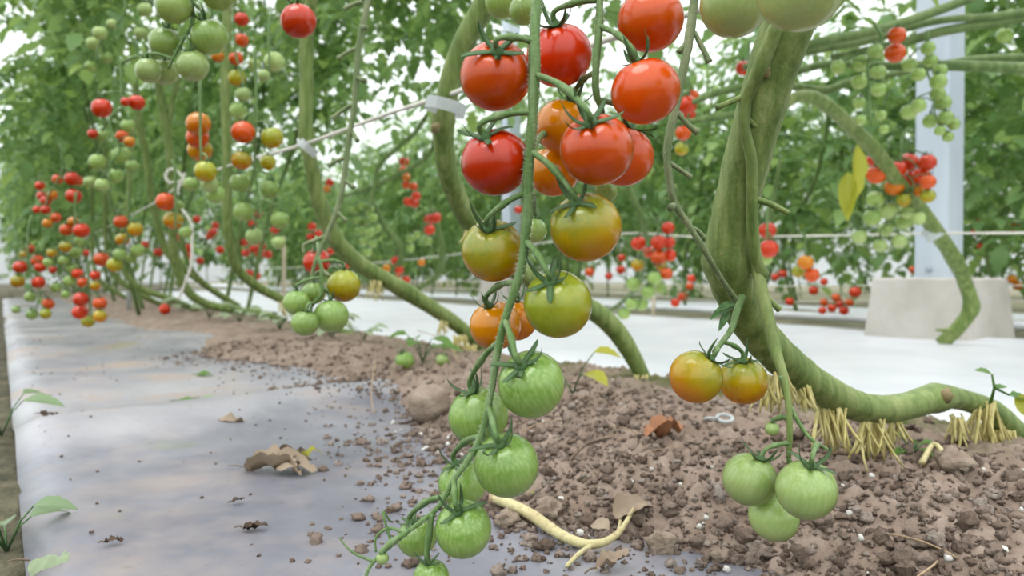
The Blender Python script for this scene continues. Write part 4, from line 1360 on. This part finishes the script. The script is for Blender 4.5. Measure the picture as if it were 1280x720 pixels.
def dead_leaf(label, px, py, d, L, W, mat=M_LEAFDEAD, arch=.1, fold=.7, jit=.16, up=.003, lobes=0.0, twist=.4, extra=(), name='dead_leaf', normal=(0, -.35, 1)):
    p = on(px, py, up)
    mb = MB()
    mb.leaf(p, Vector(d), Vector(normal), L, W, arch=arch, fold=fold, jit=jit * 1.3, n=18, lobes=lobes, twist=twist)
    lo = min(v.z for v in mb.v)
    t = thing(name, p, label, 'leaf')
    mb.build('blade', mat, t)
    q = Vector(d).normalized()
    s = MB(); s.tube([p + q * (.01 * L), p - q * (.14 * L) + Vector((0, 0, .001)), p - q * (.3 * L)], [.0007, .0006, .0004], 5)
    s.build('leaf_stalk', M_TWIG if mat is not M_LEAFN else M_SEPAL, t)
    for dd, l, w_, m in extra:
        mb = MB(); mb.leaf(p + q * (L * .45) + Vector((0, 0, .004)), Vector(dd), Vector((.2, -.4, 1)), l, w_, arch=.2, fold=.6, jit=.18, n=10)
        mb.build('lobe', m, t)
    return t


dead_leaf('long curled brown dead leaf with dark curl and yellow tip on the grey sheet', 306, 588, (1, -.40, .03), .066, .021, jit=.10, fold=1.5, arch=-.05, twist=1.0,
          extra=(((.8, .75, .42), .038, .021, M_LEAFDARK), ((1, .85, .36), .056, .013, M_LEAFY), ((1, -.1, .03), .044, .024, M_LEAFDEAD), ((.9, .25, .16), .038, .018, M_LEAFDARK)))
dead_leaf('small dark curled leaf scrap low on the grey sheet', 303, 664, (1, .1, .05), .018, .009, M_LEAFDARK)
dead_leaf('tiny dark leaf scrap left of the curled brown leaf', 290, 632, (.8, .5, .1), .010, .006, M_LEAFDARK)
dead_leaf('grey dried leaf lying above the curled brown leaf', 272, 530, (1, .2, .05), .046, .012, M_LEAFDEAD)
dead_leaf('green fallen leaf with pale underside on the upper sheet', 222, 504, (1, .05, .02), .038, .022, M_LEAFN, fold=.2, jit=.05)
dead_leaf('pale upturned leaf right of the green fallen leaf', 250, 500, (1, .25, .03), .028, .012, M_LEAFPALE, fold=.2, jit=.05)
dead_leaf('small yellowish leaf farther up the grey sheet', 245, 470, (1, .1, .03), .03, .02, M_LEAFN, fold=.2, jit=.05)
dead_leaf('dark twig-like scrap at the left of the sheet', 50, 520, (1, .1, .02), .024, .006, M_LEAFDARK)
dead_leaf('dark scrap at the lower left of the sheet', 130, 683, (.9, .3, .1), .012, .006, M_LEAFDARK)
dead_leaf('brown crumpled leaf lying on top of the soil mound', 805, 552, (1, .2, .12), .042, .026, m_leaf('rust_leaf', [(0, '#9a6a48'), (.5, '#b98562'), (1, '#7d5238')], '#b97a4a', .75, .1), fold=.9, jit=.2, up=.006)
dead_leaf('dark olive withered leaf at the sheet edge by the dry stalk', 745, 716, (1, .5, .25), .028, .012, M_LEAFDEAD, fold=.7)
dead_leaf('big pale green wilted leaf in the lower left corner', 36, 716, (1, -.06, .08), .050, .03, M_LEAFPALE, fold=-.55, jit=.12, arch=.25, twist=0, up=.008)
dead_leaf('yellow scrap of leaf in the soil above the dry stalk', 652, 622, (1, .2, .15), .018, .012, M_LEAFY, fold=.4)

# white ring and scraps
mb = MB()
c = on(906, 528, .004)
ring = [c + Vector((math.cos(a) * .0075, math.sin(a) * .006, .0025 * math.sin(a))) for a in [i * 2 * math.pi / 20 for i in range(21)]]
mb.tube(ring, [.0019] * 21, 8, cap=False)
mb.tube([c + Vector((-.007, -.002, 0)), c + Vector((-.016, -.006, .001)), c + Vector((-.022, -.012, .002))], [.0018, .002, .0015], 6)
tag(mb.build('plastic_ring', M_CLIP, loc=c), 'white plastic ring scrap on the dark soil under the orange pair', 'plastic ring')
# straws
for rows, lab, rad, mat in (
    ([(484, 404, .012), (520, 424, .03), (550, 444, .03), (575, 462, .01)], 'thin reddish dry straw sloping down by the white sheet', .0013, M_STRAW),
    ([(422, 444, .004), (428, 460, .008), (434, 472, .003)], 'short dry straw upright in the far soil', .0016, M_STRAW),
    ([(470, 470, .03), (464, 500, .012), (468, 520, .003)], 'pale straw leaning in the soil left of the clod', .0011, M_STRAW),
    ([(1030, 571, .004), (1080, 578, .006), (1130, 580, .004)], 'long brown twig lying under the root tufts', .0022, M_TWIG),
    ([(700, 600, .004), (730, 575, .012), (765, 555, .006)], 'dark twig lying on the mound beside the green tomatoes', .0016, M_TWIG),
    ([(1152, 585, .003), (1168, 574, .012), (1186, 582, .002)], 'pale looping root on the soil near the pipe', .0026, M_DRY),
):
    pts, _ = spline([(on(x, y, h), rad) for x, y, h in rows], 5)
    mb = MB(); mb.tube(pts, [rad * (1 - .4 * i / len(pts)) for i in range(len(pts))], 6, bump=.15)
    tag(mb.build('straw', mat, loc=pts[0]), lab, 'straw')

# weeds
def weed(label, px, py, leaves, h=.03, mat=M_LEAFN, seed=0, base=None):
    r = random.Random(seed)
    p = base or on(px, py, 0)
    t = thing('weed', p, label, 'weed')
    for i in range(leaves):
        a = i * 2.4 + r.uniform(-.4, .4)
        tip = p + Vector((math.cos(a) * h * .5, math.sin(a) * h * .5, h * r.uniform(.4, 1)))
        mb = MB(); mb.tube([p, p.lerp(tip, .5) + Vector((0, 0, h * .15)), tip], [.0010, .0008, .0006], 5)
        mb.build('stem', M_SEPAL, t)
        mb = MB(); mb.leaf(tip, Vector((math.cos(a), math.sin(a), .1)), Vector((0, -.3, 1)), h * r.uniform(.6, 1.1), h * .5, arch=.3, fold=.3, n=8, lobes=.15)
        mb.build('leaf', mat, t)


def left_pt(x, y):
    return G(x, y, -.012)


weed('broad-leaved weed at the left edge of the grey sheet', 0, 0, 5, .05, M_WEED, 5, left_pt(2, 545))
weed('pale leaved weed at the lower left corner beside the sheet', 0, 0, 5, .035, M_WEED, 6, left_pt(8, 690))
weed('tiny weed by the straight straw near the white sheet', 528, 452, 6, .05, M_LEAFN, 7)
weed('yellow-leaved seedling between bunch and vine base', 716, 492, 3, .05, M_LEAFY, 8)
weed('small weed at the foot of the twice-clipped vine', 455, 425, 6, .05, M_LEAFPALE, 9)
weed('small weed under the root tufts', 1140, 572, 5, .018, M_LEAFN, 10)
for k, (x, y) in enumerate(((262, 398), (300, 404), (228, 392), (350, 412), (415, 425))):
    weed(['pale weed tuft among the far lying vines, second from left', 'pale weed tuft among the far lying vines, third from left', 'pale weed tuft among the far lying vines, leftmost', 'pale weed tuft among the far lying vines, fourth from left', 'pale weed tuft among the far lying vines, rightmost'][k], x, y, 8, .06, M_LEAFPALE, 20 + k)

# ------------------------------------------------------------------ posts and footings
def footing(corner, label, su=.257, sv=.21, h=.175, taper=.018):
    t = thing('concrete_footing', Vector((corner.x, corner.y, 0)), label, 'concrete block')
    mb = MB()
    b = .008
    def ring(z, inset):
        out = []
        for (a, c_) in ((0, 0), (su, 0), (su, sv), (0, sv)):
            uu = a + (inset if a == 0 else -inset); vv = c_ + (inset if c_ == 0 else -inset)
            for k in range(4):
                ang = {(0, 0): math.pi, (1, 0): -math.pi / 2, (1, 1): 0, (0, 1): math.pi / 2}[(int(a > 0), int(c_ > 0))] + k * math.pi / 6
                cu = uu + (b if a == 0 else -b); cv = vv + (b if c_ == 0 else -b)
                out.append(corner + U * (cu + b * math.cos(ang)) + V * (cv + b * math.sin(ang)) + Vector((0, 0, z)))
        return out
    lv = [(-.01, -taper), (h - .006, -.002), (h - .002, 0), (h, .006)]
    for z, ins in lv:
        mb.v += ring(z, ins)
    for i in range(len(lv) - 1):
        for k in range(16):
            k2 = (k + 1) % 16
            mb.face((i * 16 + k, i * 16 + k2, (i + 1) * 16 + k2, (i + 1) * 16 + k))
    mb.face([(len(lv) - 1) * 16 + k for k in range(16)])
    mb.build('block', M_CONC, t, smooth=False)
    m2 = MB()
    c = corner + U * su * .5 + V * sv * .5
    q = .05
    vs = [c + U * a + V * b_ + Vector((0, 0, z)) for z in (h - .001, h + .003) for a, b_ in ((-q, -q), (q, -q), (q, q), (-q, q))]
    m2.v = vs
    for f in ((3, 2, 1, 0), (4, 5, 6, 7), (0, 1, 5, 4), (1, 2, 6, 5), (2, 3, 7, 6), (3, 0, 4, 7)): m2.face(f)
    m2.build('base_plate', M_POST, t, smooth=False)
    return c


def post(c, label, top=2.6, z0=.178, hw=.046):
    t = thing('support_post', c + Vector((0, 0, z0)), label, 'post')
    mb = MB()
    prof = []
    r = .012
    for cx_, cy_, a0 in ((1, 1, 0), (-1, 1, 1), (-1, -1, 2), (1, -1, 3)):
        for k in range(4):
            a = (a0 + k / 3) * math.pi / 2
            prof.append((cx_ * (hw - r) + r * math.cos(a), cy_ * (hw - r) + r * math.sin(a)))
    for z in (z0, top):
        for a, b_ in prof:
            mb.v.append(c + U * a + V * b_ + Vector((0, 0, z)))
    n = len(prof)
    for k in range(n):
        mb.face((k, (k + 1) % n, n + (k + 1) % n, n + k))
    mb.face(list(range(n))[::-1]); mb.face([n + k for k in range(n)])
    mb.build('shaft', M_POST, t, smooth=False)
    m2 = MB()
    for z in (z0 + .02, z0 + .28):
        b0 = c - V * (hw + .002) + Vector((0, 0, z))
        m2.tube([b0 - V * .006, b0 + V * .002], [.008, .008], 6)
    m2.build('bolts', M_PIPE, t)
    return t


X0 = 1.149 / 1.0
cR = footing(Vector((X0, 1.95, 0)), 'big concrete footing block under the white post at the right')
post(cR, 'pale metal post standing on the right concrete footing')
cL = footing(Vector((-.03, 4.62, 0)), 'far concrete footing block half hidden behind the central bunch', .3, .26, .175)
post(cL, 'far pale metal post behind the central bunch')
for x, y, d, h, w_, lab, m in ((355, 356, 3.3, 58, 5, 'short pale stake in the back bed left of the bunch', M_STAKE), (817, 402, 2.9, 30, 5, 'short orange-tinted stake below the cherry cluster', M_STAKE), (161, 340, 3.6, 40, 6, 'white tag stake behind the far vines', M_CLIP)):
    p = G(x, y, 0) if y > 360 else P(x, y, d)
    r = w_ / F * p.y / 2
    hh = h / F * p.y
    mb = MB(); mb.tube([Vector((p.x, p.y, -.02)), Vector((p.x, p.y, p.z + hh * .5)), Vector((p.x, p.y, p.z + hh)), Vector((p.x, p.y, p.z + hh + r))], [r, r, r, r * .4], 8)
    tag(mb.build('stake', m, loc=Vector((p.x, p.y, 0))), lab, 'stake')

# ------------------------------------------------------------------ leafy plants: this row farther on, and the rows behind
RP = random.Random(21)


def plant(u, v, zc, mesh, sc, label, group, bend=.15, bv=0.0):
    zc = max(zc, .66 * sc)
    base = RV(u + RP.uniform(-.2, .2), v + bv, 0)
    t = thing('tomato_plant', base, label, 'tomato plant', group)
    top = RV(u, v, zc)
    mb = MB()
    pts, rr = spline([(base, .009), (base.lerp(top, .35) + U * RP.uniform(-bend, bend), .009), (base.lerp(top, .7) + V * RP.uniform(-.05, .05), .008), (top + Vector((0, 0, .3)), .005)], 4)
    mb.tube(pts, rr, 6)
    mb.build('stem', M_STEMD, t)
    foliage(t, top, mesh, RP.uniform(0, 6.28), sc)
    return t


for i in range(12):
    plant(3.5 + i * .5, .26 + RP.uniform(-.09, .09), 1.08 + RP.uniform(-.08, .1) - .025 * i, FOL[i % 6], RP.uniform(.85, 1.1), 'leafy plant of the front row receding along the left edge', 'front-row plants farther along the path', bv=.28)
for i in range(14):
    plant(3.0 + i * .5, .95 + RP.uniform(-.1, .15), 1.15 + RP.uniform(-.1, .1), FOL[(i + 2) % 6], RP.uniform(.85, 1.1), 'leafy plant on the far side of the front row, behind the lying vines', 'far-side plants of the front row', bv=-.2)
for i in range(32):
    plant(-1.3 + i * .40, 2.9 + RP.uniform(-.2, .2), .82 + RP.uniform(-.14, .2), FOL[i % 6] if i % 4 else LEAN[i % 3], RP.uniform(.95, 1.25), 'leafy plant in the second row, behind the concrete footings', 'second-row plants behind the footings')
for i in range(34):
    plant(-1.2 + i * .5, 4.6 + RP.uniform(-.25, .25), .78 + RP.uniform(-.15, .3), FOL[(i + 3) % 6], RP.uniform(1.1, 1.5), 'leafy plant in the third row, seen through gaps of the second', 'third-row plants')
for i in range(36):
    plant(-1 + i * .7, 7.0 + RP.uniform(-.3, .3), 1.0 + RP.uniform(-.1, .35), FOL[(i + 1) % 6], RP.uniform(1.4, 1.8), 'leafy plant in the farthest row at the back', 'farthest-row plants')
for i in range(17):
    plant(13.0 + RP.uniform(-.4, .4), .2 + i * .62, .85 + RP.uniform(-.1, .2), FOL[i % 6], RP.uniform(1.5, 1.9), 'leafy plant of the cross row at the far end of the path', 'cross-row plants at the far end')

# damp air of the greenhouse
m = bpy.data.materials.new('damp_air')
m.use_nodes = True
nt = m.node_tree
nt.nodes.remove(nt.nodes['Principled BSDF'])
vs_ = nd(nt, 'ShaderNodeVolumeScatter')
vs_.inputs['Color'].default_value = (.95, .98, 1, 1)
vs_.inputs['Density'].default_value = .055
vs_.inputs['Anisotropy'].default_value = .2
nt.links.new(vs_.outputs[0], nt.nodes['Material Output'].inputs['Volume'])
mb = MB()
mb.v = [RV(u, v, z) for z in (-.6, 3.1) for u, v in ((-5, -4), (25.8, -4), (25.8, 15.8), (-5, 15.8))]
for f in ((3, 2, 1, 0), (4, 5, 6, 7), (0, 1, 5, 4), (1, 2, 6, 5), (2, 3, 7, 6), (3, 0, 4, 7)): mb.face(f)
tag(mb.build('haze', m, smooth=False), 'thin damp haze filling the greenhouse air', 'haze', None, 'stuff')
